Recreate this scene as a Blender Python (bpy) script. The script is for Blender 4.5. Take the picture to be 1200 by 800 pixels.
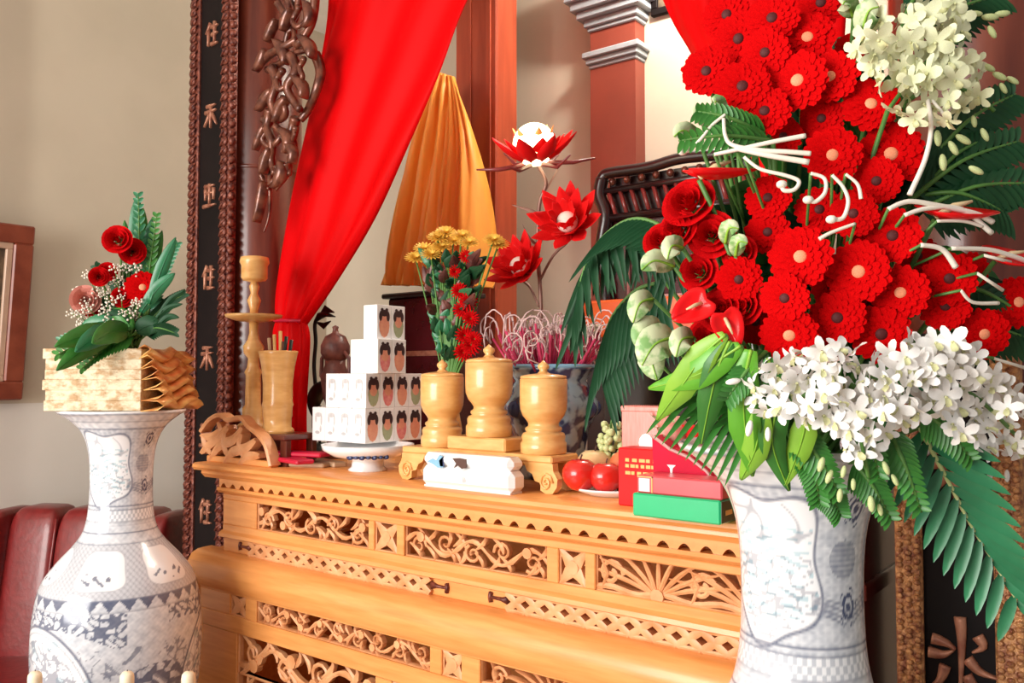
import bpy, math, random
import numpy as np
from mathutils import Vector, Matrix, Quaternion

for o in list(bpy.data.objects): bpy.data.objects.remove(o)
S = bpy.context.scene
COL = S.collection
random.seed(7)
PI = math.pi

# ------------------------------------------------------------------ camera
CAM = Vector((1.38, -1.59, 1.55))
YAW = math.radians(37.55)
RIGHT = Vector((math.cos(YAW), math.sin(YAW), 0))
FH = Vector((-math.sin(YAW), math.cos(YAW), 0))
PITCH = math.atan(0.040)
FWD = FH * math.cos(PITCH) + Vector((0, 0, 1)) * math.sin(PITCH)
UP = -FH * math.sin(PITCH) + Vector((0, 0, 1)) * math.cos(PITCH)
cd = bpy.data.cameras.new('camera'); cam = bpy.data.objects.new('camera', cd); COL.objects.link(cam)
cd.sensor_width = 36; cd.lens = 30.0; cd.clip_start = 0.02
Mx = Matrix((RIGHT, UP, -FWD)).transposed().to_4x4(); Mx.translation = CAM
cam.matrix_world = Mx
S.camera = cam

# ------------------------------------------------------------------ light and exposure
w = bpy.data.worlds.new('world'); S.world = w; w.use_nodes = True
bg = w.node_tree.nodes['Background']; bg.inputs[0].default_value = (1.0, 0.97, 0.93, 1); bg.inputs[1].default_value = 0.27
def area(name, loc, target, size, sy, power, color):
    l = bpy.data.lights.new(name, 'AREA'); l.shape = 'RECTANGLE'; l.size = size; l.size_y = sy
    l.energy = power; l.color = color
    o = bpy.data.objects.new(name, l); COL.objects.link(o); o.location = loc
    o.rotation_euler = (Vector(target) - Vector(loc)).to_track_quat('-Z', 'Y').to_euler()
    return o
# daylight through the open front of the house, behind the camera; and the niche lamp above the frame that
# brightens the back wall and throws the capital's shadow down to the left
area('doorway_daylight_offscreen', (-0.6, -5.0, 2.0), (-0.1, 0.2, 1.4), 3.0, 2.2, 255, (1.0, 0.97, 0.92))
l = bpy.data.lights.new('niche_lamp_offscreen', 'POINT'); l.energy = 46; l.color = (1.0, 0.93, 0.82); l.shadow_soft_size = 0.06
o = bpy.data.objects.new('niche_lamp_offscreen', l); COL.objects.link(o); o.location = (0.02, 1.22, 3.36)
vs = S.view_settings
vs.view_transform = 'Standard'; vs.look = 'None'; vs.gamma = 1.0; vs.use_curve_mapping = False
vs.exposure = 0.25

# ------------------------------------------------------------------ pixel helpers (1200 x 800 frame)
def ray(px, py): return FWD + RIGHT * ((px - 600) / 1000) - UP * ((py - 400) / 1000)
def at_d(px, py, d): return CAM + ray(px, py) * d
def at_y(px, py, y):
    r = ray(px, py); return CAM + r * ((y - CAM.y) / r.y)
def at_x(px, py, x):
    r = ray(px, py); return CAM + r * ((x - CAM.x) / r.x)
def at_z(px, py, z):
    r = ray(px, py); return CAM + r * ((z - CAM.z) / r.z)
def depth(p): return (Vector(p) - CAM).dot(FWD)

# ------------------------------------------------------------------ materials
MATS = {}
def mat(name, c1, c2=None, scale=8.0, rough=0.5, metal=0.0, bump=0.0, stretch=(1, 1, 1), emit=0.0, coat=0.0,
        detail=4.0, lo=0.35, hi=0.65, spec=0.5, trans=0.0, vcol=None, alpha=1.0, sss=0.0):
    m = bpy.data.materials.new(name); m.use_nodes = True
    nt = m.node_tree; b = nt.nodes['Principled BSDF']
    b.inputs['Roughness'].default_value = rough; b.inputs['Metallic'].default_value = metal
    b.inputs['Specular IOR Level'].default_value = spec
    b.inputs['Coat Weight'].default_value = coat; b.inputs['Coat Roughness'].default_value = 0.12
    b.inputs['Transmission Weight'].default_value = trans
    b.inputs['Alpha'].default_value = alpha
    c2 = c2 or tuple(min(1, x * 0.82) for x in c1)
    tc = nt.nodes.new('ShaderNodeTexCoord'); mp = nt.nodes.new('ShaderNodeMapping')
    mp.inputs['Scale'].default_value = stretch
    nt.links.new(tc.outputs['Object'], mp.inputs[0])
    n = nt.nodes.new('ShaderNodeTexNoise'); n.inputs['Scale'].default_value = scale; n.inputs['Detail'].default_value = detail
    nt.links.new(mp.outputs[0], n.inputs['Vector'])
    r = nt.nodes.new('ShaderNodeValToRGB')
    r.color_ramp.elements[0].position = lo; r.color_ramp.elements[0].color = (*c1, 1)
    r.color_ramp.elements[1].position = hi; r.color_ramp.elements[1].color = (*c2, 1)
    nt.links.new(n.outputs[0], r.inputs[0])
    if vcol:
        a = nt.nodes.new('ShaderNodeAttribute'); a.attribute_name = vcol
        nt.links.new(a.outputs['Color'], b.inputs['Base Color'])
    else:
        nt.links.new(r.outputs[0], b.inputs['Base Color'])
    if bump:
        bp = nt.nodes.new('ShaderNodeBump'); bp.inputs['Strength'].default_value = bump; bp.inputs['Distance'].default_value = 0.01
        nt.links.new(n.outputs[0], bp.inputs['Height']); nt.links.new(bp.outputs[0], b.inputs['Normal'])
    if emit:
        nt.links.new(r.outputs[0], b.inputs['Emission Color']); b.inputs['Emission Strength'].default_value = emit
    MATS[name] = m; return m
mat('wall_paint', (0.60, 0.525, 0.41), (0.56, 0.49, 0.38), 3, 0.8, bump=0.05)
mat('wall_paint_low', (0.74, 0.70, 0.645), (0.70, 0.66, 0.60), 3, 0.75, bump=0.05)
mat('ceiling_paint', (0.85, 0.82, 0.77), None, 3, 0.9)
mat('floor_tile', (0.50, 0.36, 0.26), (0.42, 0.29, 0.2), 4, 0.3)
mat('grout', (0.25, 0.2, 0.16), None, 5, 0.9)
mat('altar_wood', (0.86, 0.375, 0.115), (0.70, 0.26, 0.062), 5, 0.36, stretch=(1.2, 14, 14), bump=0.04, coat=0.25, lo=0.3, hi=0.75)
mat('fret_wood', (0.84, 0.42, 0.20), (0.66, 0.28, 0.11), 22, 0.42, bump=0.1)
mat('cup_wood', (0.86, 0.50, 0.18), (0.74, 0.37, 0.11), 6, 0.30, stretch=(3, 3, 10), coat=0.4)
mat('cup_wood_pale', (0.88, 0.60, 0.26), (0.80, 0.48, 0.16), 6, 0.30, stretch=(3, 3, 10), coat=0.4)
mat('column_wood', (0.17, 0.034, 0.016), (0.085, 0.013, 0.007), 4, 0.32, stretch=(6, 6, 0.7), coat=0.3)
mat('maroon_lacquer', (0.12, 0.008, 0.008), (0.08, 0.005, 0.005), 4, 0.25, coat=0.5)
mat('back_wood', (0.46, 0.085, 0.035), (0.34, 0.055, 0.022), 4, 0.4, stretch=(6, 6, 0.6))
mat('pilaster_brown', (0.27, 0.05, 0.028), (0.22, 0.04, 0.022), 4, 0.55)
mat('stone_grey', (0.36, 0.39, 0.42), (0.30, 0.33, 0.36), 6, 0.7)
mat('black_lacquer', (0.010, 0.006, 0.006), (0.006, 0.004, 0.004), 5, 0.55, spec=0.12)
mat('carved_gilt', (0.26, 0.07, 0.04), (0.07, 0.012, 0.01), 70, 0.42, metal=0.25, bump=0.5)
mat('carved_gold', (0.66, 0.33, 0.13), (0.25, 0.08, 0.04), 90, 0.42, metal=0.25, bump=0.8)
mat('carved_bronze', (0.22, 0.07, 0.038), (0.07, 0.016, 0.01), 30, 0.28, metal=0.3, bump=0.3, coat=0.3)
mat('glyph_gold', (0.46, 0.21, 0.13), (0.26, 0.09, 0.055), 40, 0.4, metal=0.3)
mat('red_drape', (0.68, 0.001, 0.003), (0.60, 0.001, 0.002), 3, 0.5, spec=0.06)
mat('orange_drape', (0.94, 0.42, 0.06), (0.90, 0.36, 0.05), 5, 0.5, stretch=(6, 6, 0.5))
mat('leather', (0.21, 0.016, 0.016), (0.16, 0.011, 0.011), 40, 0.34, bump=0.1, coat=0.2)
mat('frame_wood', (0.30, 0.075, 0.04), (0.2, 0.045, 0.025), 12, 0.35)
mat('frame_inner', (0.62, 0.42, 0.30), None, 12, 0.4)
mat('picture_dark', (0.15, 0.10, 0.06), (0.045, 0.032, 0.022), 25, 0.5, detail=8)
mat('porcelain', (0.9, 0.9, 0.92), None, 4, 0.14, vcol='paint', coat=0.3)
mat('white_porcelain', (0.90, 0.89, 0.89), (0.86, 0.86, 0.87), 4, 0.15, coat=0.3)
mat('blue_glaze', (0.045, 0.07, 0.20), (0.03, 0.045, 0.13), 12, 0.2)
mat('blue_pale', (0.25, 0.50, 0.70), None, 12, 0.2)
mat('bowl_glaze', (0.30, 0.42, 0.50), (0.025, 0.04, 0.11), 22, 0.12, detail=2, lo=0.45, hi=0.55, coat=0.4)
mat('brown_mark', (0.10, 0.04, 0.03), None, 12, 0.3)
mat('carton_white', (0.92, 0.91, 0.92), (0.88, 0.87, 0.88), 10, 0.5)
mat('print_hair', (0.045, 0.018, 0.022), None, 40, 0.5)
mat('print_faint', (0.50, 0.49, 0.50), (0.66, 0.64, 0.65), 60, 0.5)
mat('print_skin', (0.80, 0.38, 0.24), (0.74, 0.3, 0.2), 60, 0.5)
mat('print_pink', (0.72, 0.18, 0.20), (0.8, 0.35, 0.3), 80, 0.5)
mat('print_green', (0.42, 0.46, 0.28), None, 60, 0.5)
mat('cream_paper', (0.80, 0.68, 0.48), (0.50, 0.31, 0.15), 42, 0.6, stretch=(1, 1, 1.6), detail=3, lo=0.42, hi=0.66, bump=0.6)
mat('gold_foil', (0.92, 0.58, 0.20), (0.62, 0.20, 0.05), 24, 0.3, metal=0.3, bump=0.3)
mat('gerbera_red', (0.66, 0.002, 0.003), (0.48, 0.001, 0.002), 30, 0.8, spec=0.04)
mat('rose_red', (0.66, 0.004, 0.006), (0.46, 0.002, 0.004), 20, 0.75, spec=0.05)
mat('disc_pale', (0.92, 0.42, 0.22), (0.82, 0.20, 0.10), 60, 0.7)
mat('disc_dark', (0.085, 0.003, 0.004), None, 60, 0.7)
mat('anthurium_red', (0.80, 0.008, 0.010), (0.70, 0.005, 0.008), 8, 0.3, coat=0.15, spec=0.2)
mat('spadix', (0.82, 0.62, 0.36), None, 40, 0.5)
mat('orchid_white', (0.93, 0.92, 0.91), (0.88, 0.87, 0.84), 20, 0.5)
mat('orchid_green_white', (0.80, 0.82, 0.58), (0.72, 0.76, 0.46), 20, 0.5)
mat('orchid_lip', (0.70, 0.72, 0.42), (0.62, 0.62, 0.3), 30, 0.5)
mat('bud_green', (0.66, 0.74, 0.38), (0.5, 0.6, 0.25), 20, 0.5)
mat('stem_green', (0.10, 0.26, 0.05), (0.07, 0.19, 0.035), 20, 0.5)
mat('leaf_dark', (0.014, 0.075, 0.028), (0.009, 0.050, 0.018), 14, 0.5, spec=0.25)
mat('leaf_palm', (0.030, 0.22, 0.095), (0.02, 0.15, 0.06), 14, 0.35)
mat('leaf_mid', (0.05, 0.25, 0.035), (0.03, 0.16, 0.022), 14, 0.4)
mat('leaf_bright', (0.17, 0.50, 0.035), (0.10, 0.36, 0.025), 9, 0.35)
mat('leaf_lime', (0.36, 0.60, 0.06), (0.22, 0.46, 0.04), 9, 0.4)
mat('leaf_variegated', (0.66, 0.74, 0.46), (0.20, 0.40, 0.12), 60, 0.45, lo=0.45, hi=0.6)
mat('white_twig', (0.88, 0.83, 0.74), (0.82, 0.75, 0.64), 20, 0.6)
mat('yellow_mum', (0.92, 0.62, 0.10), (0.84, 0.46, 0.05), 30, 0.6)
mat('pink_bloom', (0.80, 0.38, 0.30), (0.62, 0.18, 0.15), 50, 0.6)
mat('baby_white', (0.84, 0.80, 0.70), (0.75, 0.65, 0.55), 30, 0.6)
mat('lotus_red', (0.80, 0.012, 0.012), (0.68, 0.008, 0.01), 12, 0.5, spec=0.1)
mat('lotus_tip', (0.22, 0.03, 0.03), None, 12, 0.3)
mat('lotus_glow', (1.0, 0.86, 0.55), (1.0, 0.80, 0.45), 12, 0.4, emit=5.0)
mat('lotus_amber', (0.95, 0.52, 0.13), (0.9, 0.42, 0.1), 12, 0.4)
mat('bronze_stem', (0.30, 0.16, 0.12), (0.18, 0.09, 0.07), 20, 0.4, metal=0.3)
mat('throne_dark', (0.025, 0.008, 0.008), (0.015, 0.005, 0.005), 8, 0.3, coat=0.4)
mat('throne_maroon', (0.075, 0.006, 0.010), (0.05, 0.004, 0.006), 8, 0.25, coat=0.4)
mat('rose_wood', (0.26, 0.035, 0.03), None, 8, 0.3, coat=0.3)
mat('pale_line', (0.66, 0.36, 0.34), None, 8, 0.4)
mat('orange_lacquer', (0.80, 0.13, 0.02), (0.7, 0.09, 0.015), 8, 0.3)
mat('incense_pink', (0.56, 0.035, 0.11), (0.44, 0.02, 0.08), 30, 0.6)
mat('ash_white', (0.70, 0.52, 0.50), (0.54, 0.36, 0.36), 40, 0.8)
mat('crimson_paper', (0.66, 0.008, 0.055), (0.55, 0.005, 0.04), 12, 0.45)
mat('tan_paper', (0.62, 0.42, 0.26), (0.46, 0.29, 0.17), 12, 0.5)
mat('apple_red', (0.74, 0.018, 0.012), (0.60, 0.02, 0.012), 7, 0.22, stretch=(6, 6, 1), coat=0.4)
mat('apple_yellow', (0.84, 0.66, 0.36), (0.74, 0.48, 0.22), 7, 0.3)
mat('grape_green', (0.66, 0.72, 0.40), (0.54, 0.62, 0.28), 20, 0.3)
mat('orange_peel', (0.80, 0.22, 0.09), (0.72, 0.16, 0.06), 50, 0.45)
mat('pink_plastic', (0.82, 0.30, 0.25), (0.75, 0.22, 0.18), 20, 0.25, stretch=(8, 8, 1), coat=0.4)
mat('red_carton', (0.70, 0.018, 0.02), (0.62, 0.014, 0.016), 10, 0.5, spec=0.15)
mat('rose_carton', (0.70, 0.085, 0.10), (0.64, 0.06, 0.08), 10, 0.3, coat=0.2)
mat('crimson_carton', (0.62, 0.002, 0.040), (0.54, 0.002, 0.03), 10, 0.5, spec=0.15)
mat('green_carton', (0.012, 0.50, 0.19), (0.010, 0.45, 0.17), 10, 0.3, coat=0.2)
mat('green_dark_end', (0.010, 0.05, 0.022), None, 10, 0.4)
mat('gold_print', (0.85, 0.52, 0.14), None, 20, 0.4)
mat('cellophane', (0.85, 0.87, 0.86), (0.72, 0.78, 0.74), 20, 0.15, coat=0.5)
mat('crane_black', (0.018, 0.020, 0.016), None, 10, 0.4, metal=0.3)
mat('burner_brown', (0.19, 0.055, 0.04), (0.08, 0.02, 0.018), 30, 0.4, bump=0.4)
mat('candle_ivory', (0.88, 0.78, 0.58), None, 10, 0.5)
mat('steel', (0.4, 0.4, 0.42), None, 10, 0.3, metal=0.8)

# ------------------------------------------------------------------ mesh builder
class MB:
    def __init__(s): s.v = []; s.f = []; s.m = []; s.cur = 0
    def vert(s, p): s.v.append(tuple(p)); return len(s.v) - 1
    def face(s, ids): s.f.append(tuple(ids)); s.m.append(s.cur)
    def box(s, a, b, bev=0.0):
        x0, y0, z0 = a; x1, y1, z1 = b
        if bev <= 0:
            i = [s.vert(p) for p in ((x0,y0,z0),(x1,y0,z0),(x1,y1,z0),(x0,y1,z0),(x0,y0,z1),(x1,y0,z1),(x1,y1,z1),(x0,y1,z1))]
            for q in ((0,3,2,1),(4,5,6,7),(0,1,5,4),(1,2,6,5),(2,3,7,6),(3,0,4,7)): s.face([i[k] for k in q])
            return
        c = [(x0, x1), (y0, y1), (z0, z1)]; b_ = bev; idx = {}
        for sx in (0, 1):
            for sy in (0, 1):
                for sz in (0, 1):
                    for ax in range(3):
                        p = []
                        for k, sg in enumerate((sx, sy, sz)):
                            val = c[k][sg]
                            if k != ax: val += b_ * (1 if sg == 0 else -1)
                            p.append(val)
                        idx[(sx, sy, sz, ax)] = s.vert(p)
        for ax in range(3):
            o1, o2 = [k for k in range(3) if k != ax]
            for sg in (0, 1):
                q = []
                for (u, v) in ((0, 0), (1, 0), (1, 1), (0, 1)):
                    t = [0, 0, 0]; t[ax] = sg; t[o1] = u; t[o2] = v; q.append(idx[(*t, ax)])
                s.face(q if (sg == 1) == (ax != 1) else q[::-1])
        for ax in range(3):
            o1, o2 = [k for k in range(3) if k != ax]
            for u in (0, 1):
                for v in (0, 1):
                    t0 = [0, 0, 0]; t0[o1] = u; t0[o2] = v; t1 = list(t0); t1[ax] = 1
                    q = [idx[(*t0, o1)], idx[(*t0, o2)], idx[(*t1, o2)], idx[(*t1, o1)]]
                    s.face(q if (u ^ v) ^ (ax == 1) else q[::-1])
        for sx in (0, 1):
            for sy in (0, 1):
                for sz in (0, 1):
                    q = [idx[(sx, sy, sz, 0)], idx[(sx, sy, sz, 1)], idx[(sx, sy, sz, 2)]]
                    s.face(q if (sx + sy + sz) % 2 == 1 else q[::-1])
    def tube(s, pts, r, n=6, caps=True):
        pts = [Vector(p) for p in pts]
        if not isinstance(r, (list, tuple)): r = [r] * len(pts)
        ref = None; rings = []
        for i, p in enumerate(pts):
            t = (pts[min(i + 1, len(pts) - 1)] - pts[max(i - 1, 0)])
            t = t.normalized() if t.length > 1e-9 else Vector((0, 0, 1))
            if ref is None:
                ref = Vector((0, 0, 1)) if abs(t.z) < 0.9 else Vector((1, 0, 0))
            u = (ref - t * ref.dot(t)); u = u.normalized() if u.length > 1e-6 else t.orthogonal().normalized()
            ref = u; w_ = t.cross(u)
            rings.append([s.vert(p + (u * math.cos(2 * PI * k / n) + w_ * math.sin(2 * PI * k / n)) * r[i]) for k in range(n)])
        for a, b in zip(rings, rings[1:]):
            for k in range(n): s.face((a[k], a[(k + 1) % n], b[(k + 1) % n], b[k]))
        if caps: s.face(rings[0][::-1]); s.face(rings[-1])
    def lathe(s, prof, n=32, c=(0, 0, 0), cap=True, squash=1.0):
        rings = []
        for (r, z) in prof:
            rings.append([s.vert((c[0] + r * math.cos(2*PI*k/n), c[1] + r * math.sin(2*PI*k/n) * squash, c[2] + z)) for k in range(n)])
        for a, b in zip(rings, rings[1:]):
            for k in range(n): s.face((a[k], a[(k + 1) % n], b[(k + 1) % n], b[k]))
        if cap: s.face(rings[0][::-1]); s.face(rings[-1])
    def ball(s, c, r, n=10, m=6, sc=(1, 1, 1)):
        c = Vector(c); prof = []
        top = s.vert(c + Vector((0, 0, r * sc[2]))); bot = s.vert(c - Vector((0, 0, r * sc[2]))); rings = []
        for j in range(1, m):
            a = PI * j / m
            rings.append([s.vert(c + Vector((math.sin(a) * math.cos(2*PI*k/n) * r * sc[0], math.sin(a) * math.sin(2*PI*k/n) * r * sc[1], math.cos(a) * r * sc[2]))) for k in range(n)])
        for k in range(n): s.face((top, rings[0][k], rings[0][(k + 1) % n])); s.face((bot, rings[-1][(k + 1) % n], rings[-1][k]))
        for a, b in zip(rings, rings[1:]):
            for k in range(n): s.face((a[k], b[k], b[(k + 1) % n], a[(k + 1) % n]))
    def prism(s, poly, y0, y1):       # polygon in x,z extruded along y (y0 = front)
        a = [s.vert((x, y0, z)) for x, z in poly]; b = [s.vert((x, y1, z)) for x, z in poly]; n = len(poly)
        s.face(a); s.face(b[::-1])
        for k in range(n): s.face((a[(k + 1) % n], a[k], b[k], b[(k + 1) % n]))
    def ribbon(s, pts, wid, y0, y1, ridge=0.003):   # carved strip: path in x,z, raised centre line, extruded back to y1
        n = len(pts)
        if not isinstance(wid, (list, tuple)): wid = [wid] * n
        rows = []
        for i in range(n):
            ax, az = pts[max(i - 1, 0)]; bx, bz = pts[min(i + 1, n - 1)]
            dx, dz = bx - ax, bz - az; L = math.hypot(dx, dz) or 1; nx, nz = -dz / L, dx / L
            x, z = pts[i]; h = wid[i] / 2
            rows.append([s.vert((x + nx*h, y1, z + nz*h)), s.vert((x + nx*h, y0, z + nz*h)), s.vert((x, y0 - ridge, z)),
                         s.vert((x - nx*h, y0, z - nz*h)), s.vert((x - nx*h, y1, z - nz*h))])
        for a, b in zip(rows, rows[1:]):
            for k in range(4): s.face((a[k], b[k], b[k + 1], a[k + 1]))
        s.face(rows[0]); s.face(rows[-1][::-1])
    def blade(s, pts, wid, nrm, fold=0.25, wavy=0.0):   # leaf: midrib + two sides
        pts = [Vector(p) for p in pts]; nrm = Vector(nrm).normalized(); n = len(pts); rows = []
        for i, p in enumerate(pts):
            t = (pts[min(i + 1, n - 1)] - pts[max(i - 1, 0)]); t = t.normalized() if t.length > 1e-9 else Vector((0, 0, 1))
            side = t.cross(nrm); side = side.normalized() if side.length > 1e-6 else t.orthogonal().normalized()
            nn = side.cross(t).normalized(); h = wid[i] / 2
            off = nn * (fold * h + wavy * math.sin(i * 2.1) * h)
            rows.append([s.vert(p + side * h + off), s.vert(p), s.vert(p - side * h + off)])
        for a, b in zip(rows, rows[1:]):
            s.face((a[0], b[0], b[1], a[1])); s.face((a[1], b[1], b[2], a[2]))
    def grid(s, P):                      # rows of points
        ids = [[s.vert(p) for p in row] for row in P]
        for a, b in zip(ids, ids[1:]):
            for k in range(len(a) - 1): s.face((a[k], a[k + 1], b[k + 1], b[k]))
    def mesh(s, name, mats, smooth=True):
        me = bpy.data.meshes.new(name); me.from_pydata(s.v, [], s.f)
        for m in (mats if isinstance(mats, (list, tuple)) else [mats]): me.materials.append(MATS[m])
        me.polygons.foreach_set('material_index', s.m)
        if smooth: me.polygons.foreach_set('use_smooth', [True] * len(s.f))
        me.update(); return me

def link(name, me, parent=None, world=False):
    o = bpy.data.objects.new(name, me); COL.objects.link(o)
    if parent is not None:
        o.parent = parent
        if world: o.matrix_parent_inverse = parent.matrix_basis.inverted()
    return o
def obj(name, mb, mats, parent=None, smooth=True, world=False, sharp=None, label=None):
    me = mb.mesh(name, mats, smooth)
    if sharp: me.set_sharp_from_angle(angle=math.radians(sharp))
    o = link(name, me, parent, world)
    if label: o['label'] = label
    return o
def tag(o, label, cat, group=None):
    o['label'] = label; o['category'] = cat
    if group: o['group'] = group
    return o
def thing(name, label, cat, loc=(0, 0, 0), rz=0, group=None, mtx=None):
    o = bpy.data.objects.new(name, None); COL.objects.link(o); o.empty_display_size = 0.05
    if mtx is not None: o.matrix_basis = mtx
    else: o.location = loc; o.rotation_euler = (0, 0, rz)
    bpy.context.view_layer.update() if False else None
    if mtx is None: o.matrix_basis = Matrix.Translation(Vector(loc)) @ Matrix.Rotation(rz, 4, 'Z')
    return tag(o, label, cat, group)
def struct(name, mb, m, smooth=False):
    o = obj(name, mb, m, None, smooth); o['kind'] = 'structure'; return o
def frame_from_normal(loc, n, roll=0.0, scale=1.0):
    n = Vector(n).normalized(); q = n.to_track_quat('Z', 'Y')
    return Matrix.Translation(Vector(loc)) @ (q.to_matrix().to_4x4()) @ Matrix.Rotation(roll, 4, 'Z') @ Matrix.Scale(scale, 4)
def smooth_path(pts, k=6):
    pts = [Vector(p) if len(p) == 3 else Vector((p[0], p[1], 0)) for p in pts]; out = []
    P = [pts[0]] + pts + [pts[-1]]
    for i in range(1, len(P) - 2):
        for j in range(k):
            t = j / k; a, b, c, d = P[i-1], P[i], P[i+1], P[i+2]
            out.append(0.5 * ((2*b) + (c - a)*t + (2*a - 5*b + 4*c - d)*t*t + (3*b - a - 3*c + d)*t**3))
    out.append(pts[-1]); return out
def path2(pts, k=6): return [(p.x, p.y) for p in smooth_path(pts, k)]

# ================================================================== the room
WL, WB, CEIL = -2.4, 1.6, 3.5
mb = MB(); mb.box((WL - 0.15, -5.0, -0.1), (3.2, WB + 0.15, -0.006)); fl = struct('floor', mb, 'grout')
tm = MB(); tm.box((0.003, 0.003, -0.012), (0.597, 0.597, 0.0), 0.002); tme = tm.mesh('tile', 'floor_tile', False)
for i in range(9):
    for j in range(11):
        o = link('tile', tme, fl); o.location = (WL + 0.6 * i, -5.0 + 0.6 * j, 0)
mb = MB(); mb.box((WL - 0.15, -5.0, CEIL), (3.2, WB + 0.15, CEIL + 0.1)); struct('ceiling', mb, 'ceiling_paint')
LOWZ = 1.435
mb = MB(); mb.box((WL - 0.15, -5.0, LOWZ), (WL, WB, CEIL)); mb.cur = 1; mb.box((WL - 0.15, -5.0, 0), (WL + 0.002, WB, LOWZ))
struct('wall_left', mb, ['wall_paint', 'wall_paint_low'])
mb = MB(); mb.box((WL - 0.15, WB, 0), (3.2, WB + 0.15, CEIL)); struct('wall_back', mb, 'wall_paint')

# pilaster on the back wall with a grey capital
PY = WB
xa, xb = at_y(692, 150, PY - 0.08).x, at_y(745, 150, PY - 0.08).x
mb = MB(); mb.box((xa, PY - 0.08, 0), (xb, PY, CEIL)); struct('trim_1', mb, 'pilaster_brown')
def moulding(name, steps):
    m = MB()
    for (zt, zb, out) in steps: m.box((xa - out, PY - 0.08 - out, zb), (xb + out, PY, zt), 0.004)
    return struct(name, m, 'stone_grey')
zc = lambda py: at_y(718, py, PY - 0.08).z
moulding('trim_2', [(zc(56), zc(63), 0.028), (zc(63), zc(70), 0.016), (zc(70), zc(75), 0.006)])
moulding('trim_3', [(zc(-40), zc(-2), 0.085), (zc(-2), zc(8), 0.065), (zc(8), zc(17), 0.045), (zc(17), zc(26), 0.022), (zc(26), zc(31), 0.01)])

# wooden post behind the drapes
pa, pb = at_y(533, 200, 1.25), at_y(582, 200, 1.25)
t = thing('back_post', 'reddish brown square wooden post behind the orange drape', 'post', ((pa.x + pb.x) / 2, 1.3, 0))
hw = (pb.x - pa.x) / 2
mb = MB(); mb.box((-hw, -0.05, 0.0), (hw, 0.10, CEIL), 0.008); obj('shaft', mb, 'back_wood', t, False)
mb = MB(); mb.box((-hw + 0.10 * hw, -0.056, 0.2), (-hw * 0.2, -0.05, CEIL - 0.02), 0.002); obj('raised_panel', mb, 'back_wood', t, False)
mb = MB(); mb.box((hw * 0.55, -0.058, 0.2), (hw * 0.75, -0.05, CEIL - 0.02), 0.002); obj('bead_strip', mb, 'back_wood', t, False)

# small dark picture high on the back wall
p0 = at_y(763, 20, WB - 0.02); p1 = at_y(806, -45, WB - 0.02)
t = thing('wall_picture', 'small black framed picture high on the pale back wall', 'picture', (p0.x, WB, p0.z))
W_, H_ = p1.x - p0.x, p1.z - p0.z
for (a, b) in (((0, 0), (W_, 0.03)), ((0, H_ - 0.03), (W_, H_)), ((0, 0.03), (0.03, H_ - 0.03)), ((W_ - 0.03, 0.03), (W_, H_ - 0.03))):
    mb = MB(); mb.box((a[0], -0.025, a[1]), (b[0], -0.001, b[1]), 0.003); obj('frame_rail', mb, 'black_lacquer', t, False)
mb = MB(); mb.box((0.028, -0.012, 0.028), (W_ - 0.028, -0.001, H_ - 0.028)); obj('print', mb, 'picture_dark', t, False)

# framed picture on the left wall, tipped forward at the top
pt = at_x(38, 264, WL + 0.13); pbm = at_x(22, 468, WL + 0.02)
Hh = pt.z - pbm.z
t = thing('wall_picture', 'dark painting in a reddish brown moulded frame on the left side wall', 'picture', (WL + 0.012, pbm.y, pbm.z))
t.matrix_basis = Matrix.Translation((WL + 0.045, pbm.y, pbm.z)) @ Matrix.Rotation(math.radians(7), 4, 'Y')
Wd = 0.95
def rail(y0, y1, z0, z1):
    m = MB(); m.box((-0.03, y0, z0), (0.012, y1, z1), 0.006); obj('frame_rail', m, 'frame_wood', t, False)
rail(-Wd, 0, 0, 0.075); rail(-Wd, 0, Hh - 0.075, Hh); rail(-0.075, 0, 0.075, Hh - 0.075); rail(-Wd, -Wd + 0.075, 0.075, Hh - 0.075)
def rail2(y0, y1, z0, z1):
    m = MB(); m.box((-0.028, y0, z0), (0.004, y1, z1), 0.003); obj('inner_lip', m, 'frame_inner', t, False)
rail2(-Wd + .075, -.075, .075, .1); rail2(-Wd + .075, -.075, Hh - .1, Hh - .075); rail2(-.1, -.075, .1, Hh - .1); rail2(-Wd + .075, -Wd + .1, .1, Hh - .1)
mb = MB(); mb.box((-0.026, -Wd + 0.1, 0.1), (-0.01, -0.1, Hh - 0.1)); obj('painting', mb, 'picture_dark', t, False)

# ================================================================== columns and couplet boards
def column(label, x, y, r, m):
    t = thing('round_column', label, 'column', (x, y, 0))
    mb = MB(); mb.lathe([(r * 1.0, 0.16), (r, 1.2), (r * 0.985, 2.4), (r * 0.985, CEIL)], 40); obj('shaft', mb, m, t)
    mb = MB(); mb.lathe([(r * 1.25, 0), (r * 1.3, 0.03), (r * 1.3, 0.09), (r * 1.12, 0.13), (r * 1.05, 0.16)], 40); obj('plinth', mb, 'stone_grey', t)
    mb = MB(); mb.lathe([(r * 0.99, 2.30), (r * 1.012, 2.302), (r * 1.012, 2.312), (r * 0.99, 2.314)], 40, cap=False); obj('joint_ring', mb, m, t)
column('red brown wooden column between the candlestick and the long black board with small gilt characters', -1.33, 0.37, 0.155, 'column_wood')
column('dark maroon lacquered column behind the foot of the palm frond', 1.125, 0.13, 0.155, 'column_wood')

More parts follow.
